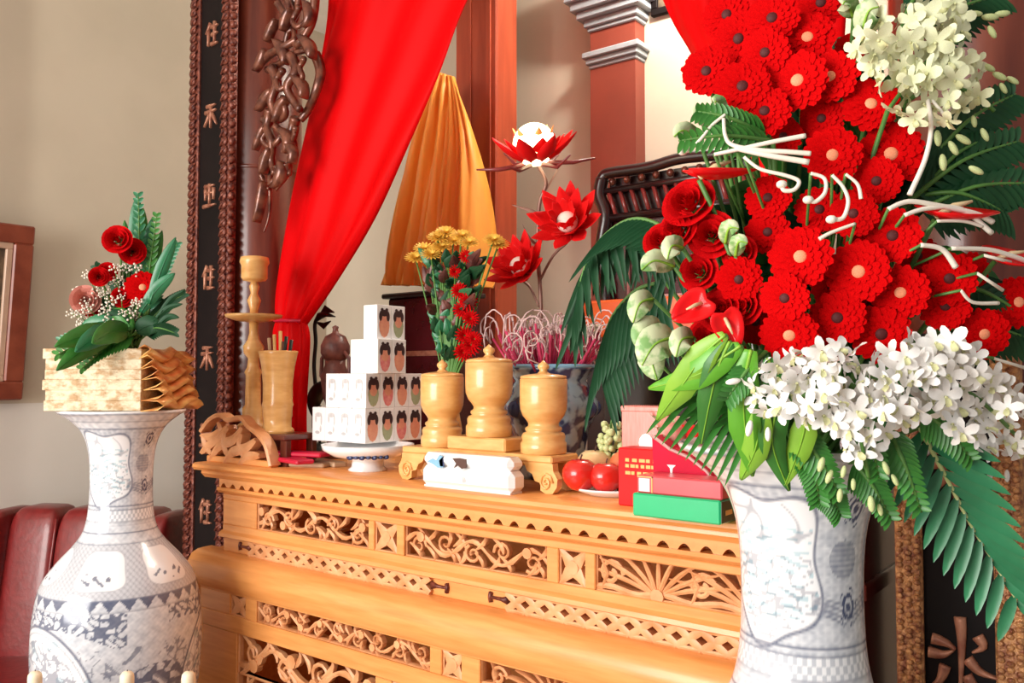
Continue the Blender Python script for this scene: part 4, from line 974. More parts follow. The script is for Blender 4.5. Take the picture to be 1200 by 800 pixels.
for k in range(70):
    u = rnd.random(); z = .05 - .12 * u; rr = .026 * (0.5 + .6 * math.sin(PI * min(1, u + .15))); a = rnd.uniform(0, 2 * PI)
    o = link('grape', gme, t); o.location = (rr * math.cos(a), rr * math.sin(a), z); s2 = rnd.uniform(.8, 1.15); o.scale = (s2, s2, s2)
mb = MB(); mb.tube([(0, 0, -.05), (0, 0, .05), (.01, 0, .08)], .003, 6); obj('stalk', mb, 'stem_green', t)

yg = on(742, 604).y
def gift(name, label, px0, px1, pyb, pyt, y, dep, m, zbase, bev=.003):
    a, b = at_y(px0, (pyb + pyt) / 2, y), at_y(px1, (pyb + pyt) / 2, y); zt_ = at_y(px0, pyt, y).z
    t = thing(name, label, 'box', ((a.x + b.x) / 2, y, zbase)); hw = (b.x - a.x) / 2; h = zt_ - zbase
    mb = MB(); mb.box((-hw, 0, 0), (hw, dep, h), bev); obj('box_body', mb, m, t, False); return t, hw, h
t, hw, h = gift('green_carton', 'flat bright green carton on the altar edge', 741, 844, 600, 577, yg, .085, 'green_carton', Z0)
mb = MB(); mb.box((hw - .0005, .003, .003), (hw + .0015, .082, h - .003)); obj('end_flap', mb, 'green_dark_end', t, False)
mb = MB(); mb.box((hw + .001, .02, h * .35), (hw + .0025, .05, h * .55)); obj('label', mb, 'gold_print', t, False)
gh = h
t, hw, h = gift('red_carton', 'rose red carton with a white label on the green carton', 746, 846, 578, 556, yg + .006, .076, 'rose_carton', Z0 + gh)
mb = MB(); mb.box((-hw + .006, -.0012, .004), (-hw + .03, .001, h - .006)); obj('white_label', mb, 'white_porcelain', t, False)
for a, b in (((-hw + .002, h - .004), (-hw + .036, h - .002)), ((-hw + .034, .002), (-hw + .036, h - .002))):
    mb = MB(); mb.box((a[0], -.0012, a[1]), (b[0], .001, b[1])); obj('pale_border', mb, 'gold_print', t, False)
rh = h
yq = yg + .10
t, hw, h = gift('red_carton', 'tall scarlet carton with gold lettering behind the tangerine', 724, 800, 570, 524, yq, .06, 'red_carton', Z0)
for k, (za, n) in enumerate(((.80, 6), (.70, 8), (.58, 7))):
    for q in range(n):
        wd = hw * 1.3 / n; x0 = -hw * .75 + q * wd; mb = MB(); mb.box((x0, -.0012, h * za - .004), (x0 + wd * (.55 + .3 * ((q * 7 + k) % 3) / 2), .001, h * za + .003)); obj('gold_letter', mb, 'gold_print', t, False)
t2, hw2, h2 = gift('pink_plastic_box', 'translucent pink plastic box behind the gold lettered carton', 728, 772, 560, 476, yq + .065, .06, 'pink_plastic', Z0)
mb = MB(); mb.prism([(hw2 * .35 + .018 * math.cos(-a), h2 * .62 + .022 * math.sin(-a)) for a in [2*PI*k/12 for k in range(12)]], -.002, .002); obj('white_emblem', mb, 'carton_white', t2, False)
mb = MB(); mb.box((-hw2 - .002, -.002, h2 - .012), (hw2 + .002, .062, h2 + .002), .003); obj('lid', mb, 'pink_plastic', t2, False)
# crimson wedge shaped gift bag
yw = yg + .088
pts = [(764, 510), (785, 526), (808, 536), (828, 552), (845, 574), (856, 590), (852, 600), (772, 600), (766, 560)]
W = [at_y(px, py, yw) for px, py in pts]; zmin = Z0
t = thing('gift_bag', 'crimson wedge shaped gift bag with pale piping behind the red cartons', 'bag', (W[7].x, yw, Z0))
poly = [(p.x - W[7].x, max(p.z, Z0) - Z0) for p in W]
mb = MB(); mb.prism(poly, 0, .05); obj('bag_body', mb, 'crimson_carton', t, False)
mb = MB(); mb.tube([(x, -.001, z) for x, z in poly[:6]], .0035, 6); obj('piping', mb, 'pale_line', t)
e = at_y(787, 548, yw); mb = MB(); mb.prism([(e.x - W[7].x + a, e.z - Z0 + b) for a, b in ((-.010, .006), (.010, .006), (.003, -.001), (.002, -.012), (-.002, -.012), (-.003, -.001))][::-1], -.0015, .001); obj('white_arrow_mark', mb, 'carton_white', t, False)
# dragon fruit and red piece behind, cellophane
fruit('dragon_fruit', 'pink and green scaled dragon fruit below the bright green leaves', 789, 508, depth(at_y(789, 508, yq + .08)), 19, 'pink_bloom', 'fruit', (1, 1, 1.2), False)
dfo = bpy.context.scene.objects[-1] if False else None
dfc = at_y(789, 508, yq + .08); t = [o for o in COL.objects if o.name.startswith('dragon_fruit')][0]
for k in range(14):
    a = k * 2.4; z = -.025 + .005 * k; r0 = .034; mb = MB(); d = Vector((math.cos(a), math.sin(a), .4)); b = Vector((math.cos(a) * r0, math.sin(a) * r0, z)); mb.blade([b, b + d * .012, b + d * .022 + Vector((0, 0, .008))], [.014, .010, .001], d); obj('scale', mb, 'leaf_variegated', t)
pb_ = at_y(812, 512, yq + .07); t = thing('red_pouch', 'small scarlet pouch between the dragon fruit and palm leaflets', 'pouch', (pb_.x, pb_.y, Z0))
hh = pb_.z - Z0; mb = MB(); mb.lathe([(.022, 0), (.03, .02), (.032, hh * .6), (.02, hh * .85), (.012, hh * .95), (.024, hh * 1.15), (.026, hh * 1.17)], 14, squash=.6); obj('pouch_body', mb, 'red_carton', t)
mb = MB(); mb.tube([(math.cos(a) * .014, math.sin(a) * .009, hh * .94) for a in [2*PI*k/12 for k in range(13)]], .003, 6); obj('cord', mb, 'gold_print', t)

# ================================================================== altar throne behind the arrangement
YT = 0.95
def tp(px, py, dy=0): return at_y(px, py, YT + dy)
tb_ = tp(770, 420); t = thing('altar_throne', 'dark carved wooden throne with slanted spindles and a pale outlined panel', 'chair', (tb_.x, YT, 0))
def tw(name, mb, m, sm=True, **k): return obj(name, mb, m, t, sm, world=True, **k)
def bar(name, a, b, r, m='throne_dark'): mb = MB(); mb.tube([a, (Vector(a) + Vector(b)) / 2, b], r, 8); return tw(name, mb, m)
def tq(px, py, dy=0): p = tp(px, 220, dy); return Vector((p.x, YT + dy, tp(712, py).z))     # level with the throne's near-post height
mb = MB(); P = smooth_path([tq(704, 214), tq(707, 206), tq(716, 203), tq(760, 204), tq(800, 200), tq(860, 204), tq(905, 203)], 5); mb.tube(P, .020, 10); tw('crest_rail', mb, 'throne_dark')
mb = MB(); mb.tube([tq(710, 224), tq(800, 224), tq(905, 224)], .012, 8); tw('upper_rail', mb, 'throne_dark')
for k in range(9):
    mb = MB(); mb.ball(tq(718 + k * 17, 214), .014, 8, 6); tw('carved_bead', mb, 'carved_bronze')
for k in range(14):
    x = 722 + k * 13; bar('spindle', tq(x, 254), tq(x - 9, 224), .008, 'rose_wood')
mb = MB(); mb.tube([tq(708, 256), tq(800, 256), tq(905, 256)], .014, 8); tw('lower_rail', mb, 'throne_dark')
mb = MB(); mb.tube(smooth_path([tq(706, 208), tq(703, 228), tq(710, 252), tq(705, 290), tq(710, 350), tq(706, 440)], 5), .024, 10); tw('side_post', mb, 'throne_dark')
ax, bx_ = tq(710, 300).x, tq(905, 300).x
mb = MB(); mb.box((ax, YT + .02, tq(710, 420).z), (bx_, YT + .05, tq(710, 256).z), .004); tw('back_panel', mb, 'throne_maroon', False)
mb = MB(); mb.box((ax, YT + .024, tq(710, 254).z), (bx_, YT + .034, tq(710, 208).z), .002); tw('spindle_backing', mb, 'throne_dark', False)
c1, c2, c3, c4 = (736, 290), (830, 290), (830, 350), (736, 350)
for u, v in ((c1, c2), (c2, c3), (c3, c4), (c4, c1)):
    mb = MB(); mb.tube([tq(*u, .016), (tq(*u, .016) + tq(*v, .016)) / 2, tq(*v, .016)], .0065, 6); tw('inlay_line', mb, 'pale_line')
a, b = tq(690, 560), tq(905, 395); mb = MB(); mb.box((a.x, YT - .02, 0.25), (b.x, YT + .0, b.z), .004); tw('front_panel', mb, 'throne_dark', False)
a, b = tq(706, 398), tq(905, 358); mb = MB(); mb.box((a.x, YT - .20, a.z), (b.x, YT + .02, b.z), .008); tw('seat', mb, 'orange_lacquer', False)
for px in (716, 880):
    for dy in (-.19, .02):
        q = tp(px, 395, dy); mb = MB(); mb.box((q.x - .025, YT + dy - .01, 0), (q.x + .025, YT + dy + .03, a.z), .004); tw('leg', mb, 'throne_dark', False)
# low rosewood cabinet behind the chrysanthemums
a, b = at_y(452, 420, .80), at_y(520, 345, .80)
t = thing('spirit_cabinet', 'dark maroon lacquered cabinet behind the chrysanthemums', 'cabinet', ((a.x + b.x) / 2, .86, 0))
hw = (b.x - a.x) / 2; zt_ = b.z
mb = MB(); mb.box((-hw, -.05, 0), (hw, .15, zt_), .006); obj('body', mb, 'throne_maroon', t, False)
mb = MB(); mb.box((-hw - .02, -.07, zt_), (hw + .02, .17, zt_ + .02), .005); obj('top_board', mb, 'throne_dark', t, False)
mb = MB(); mb.box((-hw + .02, -.056, zt_ - .22), (-hw + .03, -.05, zt_ - .03)); obj('gilt_line', mb, 'glyph_gold', t, False)
mb = MB(); mb.box((-hw + .02, -.056, zt_ - .23), (hw - .02, -.05, zt_ - .21)); obj('gilt_line', mb, 'glyph_gold', t, False)

# ================================================================== lotus lamp
YL = 0.52
def lp(px, py, dy=0): return at_y(px, py, YL + dy)
lb = lp(634, 530); lb.z = Z0
t = thing('lotus_lamp', 'branched lamp of red lotus blooms with one glowing flower at its top', 'lamp', lb)
def lw(name, mb, m, parent=None, sm=True): 
    o = obj(name, mb, m, parent or t, sm)
    return o
def rel(p): return Vector(p) - lb
mb = MB(); mb.lathe([(.055, 0), (.058, .01), (.03, .03), (.012, .05)], 24); lw('base', mb, 'bronze_stem')
st = smooth_path([Vector((0, 0, .04)), rel(lp(632, 440)), rel(lp(634, 360)), rel(lp(630, 290)), rel(lp(632, 240)), rel(lp(640, 215)), rel(lp(632, 196))], 5)
mb = MB(); mb.tube(st, .006, 8); lw('stem', mb, 'bronze_stem')
for pts in ([(632, 330), (648, 300), (664, 285)], [(632, 360), (622, 338), (614, 330)], [(632, 330), (630, 300), (640, 262)]):
    mb = MB(); mb.tube(smooth_path([rel(lp(*p)) for p in pts], 4), .0045, 6); lw('branch', mb, 'bronze_stem')
for pts, w_ in (([(634, 232), (646, 214), (657, 192)], .018), ([(632, 250), (620, 246), (600, 240)], .012), ([(632, 262), (642, 250), (648, 236)], .014), ([(634, 290), (622, 280), (612, 262)], .012)):
    mb = MB(); mb.blade(smooth_path([rel(lp(*p)) for p in pts], 3), [w_ * c for c in (.3, .6, .9, 1, .8, .5, .1)], (-.6, -.8, .1), .3); lw('leaf', mb, 'bronze_stem')
def lotus(px, py, R, glow, tilt):
    c = rel(lp(px, py, -.03)); n = Vector(tilt).normalized(); q = n.to_track_quat('Z', 'Y')
    hd = bpy.data.objects.new('lotus_bloom', None); 
    core = MB(); core.ball((0, 0, R * (.46 if glow else .28)), R * (.52 if glow else .30), 24, 16, (1, 1, 1.0)); me = core.mesh('lotus_bloom', 'lotus_glow' if glow else 'baby_white')
    o = bpy.data.objects.new('lotus_bloom', me); COL.objects.link(o); o.parent = t; o.matrix_basis = Matrix.Translation(c) @ q.to_matrix().to_4x4()
    for ring, (n_, ln, ang, m) in enumerate(((6 if glow else 8, .9 if glow else .85, .62 if glow else .45, 'lotus_amber' if glow else 'lotus_red'), (9, .85 if glow else 1.05, 1.15 if glow else .95, 'lotus_red'), (8, 1.15, 1.35, 'lotus_red'))):
        for k in range(n_):
            a = 2 * PI * k / n_ + ring * .35; d = Vector((math.cos(a), math.sin(a), 0)); P = []
            for s2 in (0, .2, .45, .7, .9, 1.0):
                th2 = ang * (1 - .25 * s2); P.append(d * (R * (.10 + ln * math.sin(th2) * s2)) + Vector((0, 0, R * ln * math.cos(th2) * s2 * .95 + R * .12 * s2 * s2)))
            nn = (Vector((0, 0, 1)) * math.sin(ang) - d * math.cos(ang))
            mb = MB(); mb.blade(P, [R * c * (.75 if glow and ring == 0 else 1) for c in (.16, .36, .48, .40, .18, .02)], nn, .35); pp = obj('petal', mb, m, o)
            pp.modifiers.new('thickness', 'SOLIDIFY').thickness = .0015
    if glow:
        for k in range(6):
            a = 2 * PI * k / 6 + .3; d = Vector((math.cos(a), math.sin(a), 0)); mb = MB(); mb.tube([d * R * .3, d * R * .9 + Vector((0, 0, -R * .05)), d * R * 1.45 + Vector((0, 0, R * .12 * (k % 3)))], [R*.06, R*.05, R*.02], 6); obj('sepal', mb, 'lotus_tip', o)
        l = bpy.data.lights.new('lotus_bulb', 'POINT'); l.energy = 1.2; l.color = (1, .75, .4); l.shadow_soft_size = .03
        lo = bpy.data.objects.new('lotus_bulb', l); COL.objects.link(lo); lo.location = lb + c + n * R * .95
tc_ = (-CAM.x * 0 - .2, -.9, .5)
lotus(628, 192, .125, True, (0.12, -.30, .9)); lotus(668, 266, .105, False, (.25, -.85, .35)); lotus(614, 318, .10, False, (.05, -.85, .45))

# ================================================================== flower makers
def stem_to(head, base, bend=.05, r=.0032, n=7):
    head = Vector(head); base = Vector(base); mid = (head + base) / 2 + Vector((0, 0, bend)); P = []
    for k in range(n): s2 = k / (n - 1); P.append(head * (1 - s2)**2 + mid * 2 * s2 * (1 - s2) + base * s2 * s2)
    return P
def gerbera_mesh(seed, m):
    rnd = random.Random(seed); mb = MB()
    for ring, (n_, L0, L1, el, w_) in enumerate(((20, .16, 1.0, .10, .36), (20, .16, .92, .20, .34), (16, .14, .68, .42, .25), (13, .10, .44, .75, .16))):
        for k in range(n_):
            a = 2 * PI * (k + .5 * ring) / n_ + rnd.uniform(-.06, .06); d = Vector((math.cos(a), math.sin(a), 0)); L = L1 * rnd.uniform(.93, 1.04); e2 = el + rnd.uniform(-.06, .08); P = []
            for s2 in (0, .3, .62, .86, 1.0): P.append(d * (L0 + (L - L0) * s2 * math.cos(e2 * (1 - s2 * .9))) + Vector((0, 0, .02 * ring + (L - L0) * s2 * math.sin(e2) * (1 - .55 * s2))))
            mb.blade(P, [w_ * c for c in (.45, .85, 1.0, .85, .30)], (0, 0, 1), .10)
    return mb.mesh('petals', m)
GP = [gerbera_mesh(s, 'gerbera_red') for s in (1, 2, 3)] + [gerbera_mesh(4, 'gerbera_red')]
mb = MB(); mb.ball((0, 0, .08), .22, 14, 8, (1, 1, .5)); GD = {'pale': mb.mesh('disc', 'disc_pale'), 'dark': None}
mb = MB(); mb.ball((0, 0, .09), .215, 14, 8, (1, 1, .5)); GD['dark'] = mb.mesh('disc', 'disc_dark')
mb = MB(); mb.lathe([(.04, -.10), (.14, -.05), (.20, .0)], 10); GC = mb.mesh('calyx', 'stem_green')
GB = [MB() for _ in range(1)]
def bead_mesh():
    mb = MB()
    for k in range(26): a = k * 2.4; r = .2 * math.sqrt((k + .5) / 26); mb.ball((r * math.cos(a), r * math.sin(a), .14 - 1.2 * r * r), .03, 5, 4)
    return mb.mesh('florets', 'spadix')
GF = bead_mesh()
NF = [0]
def add_gerbera(p, n, R, disc, base, label, group, deep=False):
    NF[0] += 1; mtx = frame_from_normal(p, n, NF[0] * 1.3, R); t = thing('gerbera', label, 'flower', group=group, mtx=mtx)
    pe = link('petals', GP[3 if deep else NF[0] % 3], t); dd = link('disc', GD[disc], t); link('calyx', GC, t)
    if disc == 'pale': link('florets', GF, dd)
    inv = mtx.inverted(); mb = MB(); nn = Vector(n).normalized(); h = Vector(p) - nn * R * .1
    P = [h, h - nn * R * .6] + stem_to(h - nn * R * .6, base, .02)[1:]
    mb.tube([inv @ q for q in P], .0032 / R, 6); obj('stem', mb, 'stem_green', t); return t
def rose_mesh(seed, m):
    rnd = random.Random(seed); mb = MB()
    for ring, (n_, rr, hh, op) in enumerate(((3, .10, .86, .0), (4, .20, .84, .05), (5, .36, .82, .15), (6, .56, .78, .32), (7, .76, .66, .55), (7, .92, .48, .85))):
        for k in range(n_):
            a = 2 * PI * k / n_ + ring * .7 + rnd.uniform(-.1, .1); hw = PI / n_ * 1.35; G = []
            for i in range(5):
                s2 = i / 4; row_ = []
                for j in range(5):
                    b = a + hw * (j - 2) / 2 * (.5 + .5 * s2); r2 = rr * (.45 + .55 * s2 + op * .25 * s2 * s2); z = hh * s2 * (1 - op * .25 * s2) - .05 * ((j - 2) / 2)**2 * s2 * 2
                    row_.append((r2 * math.cos(b), r2 * math.sin(b), z))
                G.append(row_)
            mb.grid(G)
    return mb.mesh('petals', m)
RP = rose_mesh(1, 'rose_red'); RPP = rose_mesh(2, 'pink_bloom')
mb = MB()
for k in range(5): a = 2*PI*k/5; mb.blade([(0, 0, -.02), (math.cos(a)*.35, math.sin(a)*.35, -.02), (math.cos(a)*.7, math.sin(a)*.7, .15)], [.1, .22, .02], (0, 0, 1))
mb.lathe([(.05, -.15), (.18, -.06), (.22, .02)], 10); RC = mb.mesh('calyx', 'stem_green')
def add_rose(p, n, R, base, label, group, me=None, name='rose'):
    NF[0] += 1; mtx = frame_from_normal(Vector(p) - Vector(n).normalized() * R * .4, n, NF[0] * 1.1, R); t = thing(name, label, 'flower', group=group, mtx=mtx)
    link('petals', me or RP, t); link('calyx', RC, t); inv = mtx.inverted(); mb = MB(); nn = Vector(n).normalized(); h = mtx.translation
    mb.tube([inv @ q for q in [h, h - nn * R * .5] + stem_to(h - nn * R * .5, base, .02)[1:]], .003 / R, 6); obj('stem', mb, 'stem_green', t); return t
# orchid blossom: five petals and a lip
def orchid_mesh(m):
    mb = MB()
    for k, (a, L, w_) in enumerate(((90, 1, .46), (18, 1.0, .66), (162, 1.0, .66), (-50, .95, .46), (230, .95, .46))):
        a = math.radians(a); d = Vector((math.cos(a), math.sin(a), 0))
        mb.blade([d * .06, d * .35 * L + Vector((0, 0, .08)), d * .68 * L + Vector((0, 0, .10)), d * .92 * L + Vector((0, 0, .02)), d * L * 1.02], [w_ * c for c in (.35, .85, 1.0, .65, .1)], (0, 0, 1), .16)
    return mb.mesh('blossom', m)
OM = orchid_mesh('orchid_white'); OMG = orchid_mesh('orchid_green_white')
mb = MB(); mb.blade([(0, 0, .05), (0, -.18, .22), (0, -.40, .30), (0, -.52, .22)], [.12, .34, .40, .12], (0, .3, 1), .5); mb.ball((0, 0, .1), .09, 7, 5); OL = mb.mesh('lip', 'orchid_lip')
mb = MB(); mb.ball((0, 0, .5), .5, 8, 6, (.42, .42, 1)); BM = mb.mesh('bud', 'bud_green')
mb = MB(); mb.ball((0, 0, .5), .5, 8, 6, (.42, .42, 1)); BMW = mb.mesh('bud', 'orchid_white')
def orchid_spray(label, path_px, d0, blossoms, buds, R, me, base, bme, seed, dep):
    """path_px: pixel polyline of the spike; dep(px,py) gives its depth; blossoms / buds as pixel lists"""
    rnd = random.Random(seed); P = smooth_path([at_d(px, py, dep(px, py) + d0) for px, py in path_px], 5)
    t = thing('orchid_spray', label, 'orchid', P[0]); o0 = P[0]
    mb = MB(); mb.tube([q - o0 for q in P], .0026, 6); obj('spike', mb, 'stem_green', t)
    mb = MB(); mb.tube([q - o0 for q in stem_to(P[0], base, .0)], .0028, 6); obj('stem', mb, 'stem_green', t)
    for px, py in blossoms:
        p = at_d(px, py, dep(px, py) + d0 - rnd.uniform(-.015, .045)); n = ((CAM - p).normalized() * .75 + Vector((rnd.uniform(-.8, .8), rnd.uniform(-.8, .8), rnd.uniform(-.55, .45)))).normalized()
        o = link('blossom', me, t); o.matrix_basis = Matrix.Translation(-o0) @ frame_from_normal(p, n, rnd.uniform(-.9, .9), R * rnd.uniform(.85, 1.18)); link('lip', OL, o)
    for px, py, dx, dy in buds:
        p = at_d(px, py, dep(px, py) + d0); d = (RIGHT * dx - UP * dy).normalized(); o = link('bud', bme, t); o.matrix_basis = Matrix.Translation(-o0) @ frame_from_normal(p, d, 0, R * rnd.uniform(.8, 1.15))
    return t
# leaves
def leaf_thing(name, label, pts, widths, m, nrm=None, fold=.25, base=None, group=None, rib=None):
    t = thing(name, label, 'leaf', pts[0], 0, group); o0 = Vector(pts[0]); mb = MB(); P = smooth_path(pts, 5); n = len(P)
    W_ = [np.interp(i / (n - 1), np.linspace(0, 1, len(widths)), widths) for i in range(n)]
    nrm = nrm or (CAM - o0); mb.blade([q - o0 for q in P], W_, nrm, fold); o = obj('blade', mb, m, t); o.modifiers.new('thickness', 'SOLIDIFY').thickness = .0012
    mb = MB(); mb.tube([q - o0 + Vector(nrm).normalized() * .001 for q in P], [max(.0008, .0022 * (1 - i / n)) for i in range(n)], 5); obj('midrib', mb, rib or m, t)
    if base is not None: mb = MB(); mb.tube([q - o0 for q in stem_to(o0, base, .0)], .0025, 5); obj('petiole', mb, 'stem_green', t)
    return t
def frond(name, label, pts, leaflets, m, group=None, base=None, nrm=None, single=False, wl=.010, rach='stem_green'):
    """palm frond; leaflets = list of (t along rachis, tip point, width)"""
    P = smooth_path(pts, 6); o0 = P[0]; t = thing(name, label, 'frond', o0, 0, group); n = len(P)
    mb = MB(); mb.tube([q - o0 for q in P], [.0036 * (1 - .7 * i / n) for i in range(n)], 6); obj('rachis', mb, rach, t)
    if base is not None: mb = MB(); mb.tube([q - o0 for q in stem_to(o0, base, .0)], .0035, 5); obj('petiole', mb, 'stem_green', t)
    nrm = nrm or (CAM - o0); allm = MB()
    for (s2, tip, w_) in leaflets:
        f = s2 * (n - 1); i = min(int(f), n - 2); a = P[i].lerp(P[i + 1], f - i); tip = Vector(tip); mb = allm if single else MB()
        L = [a.lerp(tip, q) + Vector((0, 0, -.18 * q * q * (tip - a).length * .4)) - o0 for q in (0, .2, .45, .7, .9, 1)]
        mb.blade(L, [w_ * c for c in (.35, .9, 1, .85, .45, .04)], nrm, .3)
        if not single: obj('leaflet', mb, m, t)
    if single: obj('leaflets', allm, m, t)['kind'] = 'stuff'
    return t

# ================================================================== the big arrangement on the near vase
MOUTH = VR + Vector((0, 0, 1.41)); CORE = VR + Vector((0, 0, 1.72)); CORE2 = at_d(985, 300, 1.22)
def bd(px, py):
    q = 1 - ((px - 985) / 300)**2 - ((py - 285) / 380)**2
    return 1.19 - .20 * math.sqrt(max(0, q))
rnd = random.Random(21)
def bbase(): return MOUTH + Vector((rnd.uniform(-.05, .05), rnd.uniform(-.05, .05), rnd.uniform(-.02, .02)))
GL = {'pale': 'red gerbera with a pale orange centre', 'dark': 'red gerbera with a dark centre'}
def greg(px, py):
    if py < 115: return 'in the top cluster near the red drape' if px < 930 else 'in the top cluster beside the greenish orchids'
    if py < 225: return 'below the greenish orchids' if px > 1000 else 'just above or among the white curled twigs'
    if px > 1070: return 'on the outer side among white twigs'
    if py > 340: return 'in the row just above the white orchids'
    return 'beside the red roses' if px < 915 else 'in the middle of the big arrangement'
def facing(p, k=.55, jit=.28):
    out = (p - CORE2).normalized(); n = (CAM - p).normalized() * .8 + out * k + Vector((rnd.uniform(-jit, jit), rnd.uniform(-jit, jit), rnd.uniform(-jit, jit))); return n.normalized()
G = [(828, 84, 28, 'dark', 0), (866, 46, 30, 'dark', 1), (897, 62, 28, 'dark', 0), (935, 95, 34, 'pale', 0), (946, 45, 31, 'pale', 0), (973, 91, 31, 'pale', 0), (870, 102, 31, 'dark', 0),
     (896, 131, 29, 'dark', 0), (852, 18, 28, 'dark', 1), (905, 22, 30, 'dark', 0), (962, 4, 28, 'dark', 1), (963, 139, 25, 'dark', 1), (1020, 123, 32, 'pale', 0), (975, 182, 32, 'pale', 0), (1043, 181, 37, 'pale', 0), (1027, 212, 27, 'dark', 0),
     (938, 301, 35, 'pale', 0), (960, 246, 27, 'dark', 1), (1000, 250, 27, 'dark', 0), (1046, 276, 31, 'dark', 0), (1012, 268, 26, 'dark', 1), (1006, 318, 35, 'pale', 0), (1055, 342, 31, 'pale', 0), (1032, 391, 33, 'dark', 0), (981, 372, 31, 'dark', 0), (1020, 356, 20, 'dark', 1),
     (920, 349, 28, 'dark', 0), (925, 392, 32, 'pale', 0), (866, 327, 26, 'dark', 0), (900, 272, 26, 'dark', 1), (886, 376, 27, 'dark', 1), (1112, 326, 30, 'dark', 0), (1107, 358, 28, 'dark', 0), (1152, 391, 29, 'pale', 0), (1192, 354, 29, 'pale', 0), (1135, 318, 22, 'dark', 1),
     (852, 396, 24, 'dark', 1), (900, 232, 26, 'dark', 1), (1085, 395, 0, 'dark', 0), (918, 160, 22, 'dark', 1), (1000, 60, 22, 'dark', 1), (1075, 300, 24, 'dark', 1), (975, 335, 24, 'dark', 1), (955, 400, 22, 'dark', 1)]
for px, py, r, dc_, deep in G:
    if r == 0: continue
    d = bd(px, py) + (.03 if deep else 0) - rnd.uniform(0, .015); p = at_d(px, py, d); add_gerbera(p, facing(p, .45, .2), r * 1.06 * d / 1000, dc_, bbase(), GL[dc_] + ' ' + greg(px, py), 'red gerberas in the big arrangement', bool(deep))
for px, py, r in ((833, 274, 24), (806, 236, 27), (776, 281, 20), (793, 268, 21), (818, 318, 20), (846, 362, 24), (866, 296, 18), (870, 358, 20), (830, 395, 22)):
    d = bd(px, py); p = at_d(px, py, d); n = (facing(p, .5, .25) + Vector((0, 0, .35))).normalized(); add_rose(p, n, r * 1.1 * d / 1000, bbase(), 'deep red rose at the throne side of the big vase arrangement', 'red roses in the big arrangement')
# anthuriums: heart shaped waxy spathe with spadix
def anthurium(label, px, py, rx, ax, n, m='anthurium_red'):
    d = bd(px, py) - .02; c = at_d(px, py, d); u = (RIGHT * math.cos(ax) - UP * math.sin(ax)).normalized(); R = rx * d / 1000
    v = Vector(n).normalized().cross(u).normalized(); t = thing('anthurium', label, 'flower', c); mb = MB(); N = 26; nn = u.cross(v)
    rows = []
    for s2 in (0, .35, .7, 1.0):
        rows.append([(u * (R * s2 * (math.cos(a) * (1 if math.cos(a) > 0 else .75) - .22 * math.exp(-((a - PI) / .35)**2) * -1.2)) + v * (R * .62 * s2 * math.sin(a) * (1 - .22 * math.cos(a))) + nn * (R * .22 * s2 * s2)) for a in [2 * PI * k / N for k in range(N + 1)]])
    mb.grid(rows); o = obj('spathe', mb, m, t); o.modifiers.new('thickness', 'SOLIDIFY').thickness = .0012
    mb = MB(); mb.tube([-u * R * .3 + nn * R * .05, u * R * .05 + nn * R * .3, u * R * .4 + nn * R * .42], [R*.07, R*.075, R*.03], 8); obj('spadix', mb, 'spadix', t)
    mb = MB(); mb.tube([q - c for q in stem_to(c - u * R * .3, bbase(), .0)], .003, 6); obj('stem', mb, 'stem_green', t)
anthurium('long red anthurium under the white curled twigs and dark palm leaves', 1112, 258, 56, .05, (CAM - at_d(1112, 258, 1)) .normalized() * .35 + Vector((0, 0, .9)))
anthurium('red anthurium at the outer edge of the arrangement beside white twigs', 1178, 308, 42, .15, (CAM - at_d(1178, 300, 1)).normalized() * .5 + Vector((0, 0, .8)))
anthurium('upturned red anthurium seen edge on beneath the pale curled twigs', 835, 211, 52, .0, (CAM - at_d(835, 210, 1)).normalized() * .18 + Vector((0, 0, 1)))
anthurium('red anthurium hanging over the variegated leaves', 815, 360, 32, 2.6, (CAM - at_d(815, 360, 1)).normalized() + Vector((0, 0, .3)))
anthurium('red anthurium beside the bright green strap leaves', 852, 380, 30, 1.2, (CAM - at_d(852, 380, 1)).normalized() + Vector((.1, 0, .2)))
# white curled twigs
TW = [([(850, 134), (834, 147), (822, 162), (809, 175), (800, 178)], 4), ([(848, 139), (850, 159), (859, 170), (891, 176), (925, 178), (950, 180)], 5), ([(872, 184), (891, 198), (919, 205), (936, 212), (931, 222), (919, 223), (916, 216)], 4.5),
      ([(837, 181), (856, 177), (906, 166), (944, 159)], 5), ([(862, 174), (900, 182), (948, 190)], 6), ([(950, 203), (966, 209), (967, 225), (956, 236), (947, 234)], 4.5), ([(975, 205), (988, 219), (994, 236), (988, 255), (974, 257)], 4.5), ([(991, 204), (1005, 216), (1009, 233)], 4),
      ([(1041, 245), (1065, 236), (1101, 241), (1142, 250), (1163, 260)], 6), ([(1060, 252), (1087, 244), (1126, 245), (1162, 273)], 5.5), ([(1098, 259), (1129, 259), (1151, 265)], 4), ([(1079, 287), (1104, 292), (1120, 313)], 6), ([(1115, 291), (1156, 292), (1184, 299), (1210, 309)], 5.5),
      ([(1153, 299), (1184, 307)], 4), ([(1145, 320), (1175, 340)], 4), ([(1126, 340), (1140, 354), (1170, 355)], 4), ([(1087, 116), (1091, 150), (1084, 187), (1066, 228)], 5.5), ([(1091, 116), (1112, 141)], 4), ([(1002, 262), (975, 272), (960, 280)], 4), ([(1165, 420), (1205, 432)], 4)]
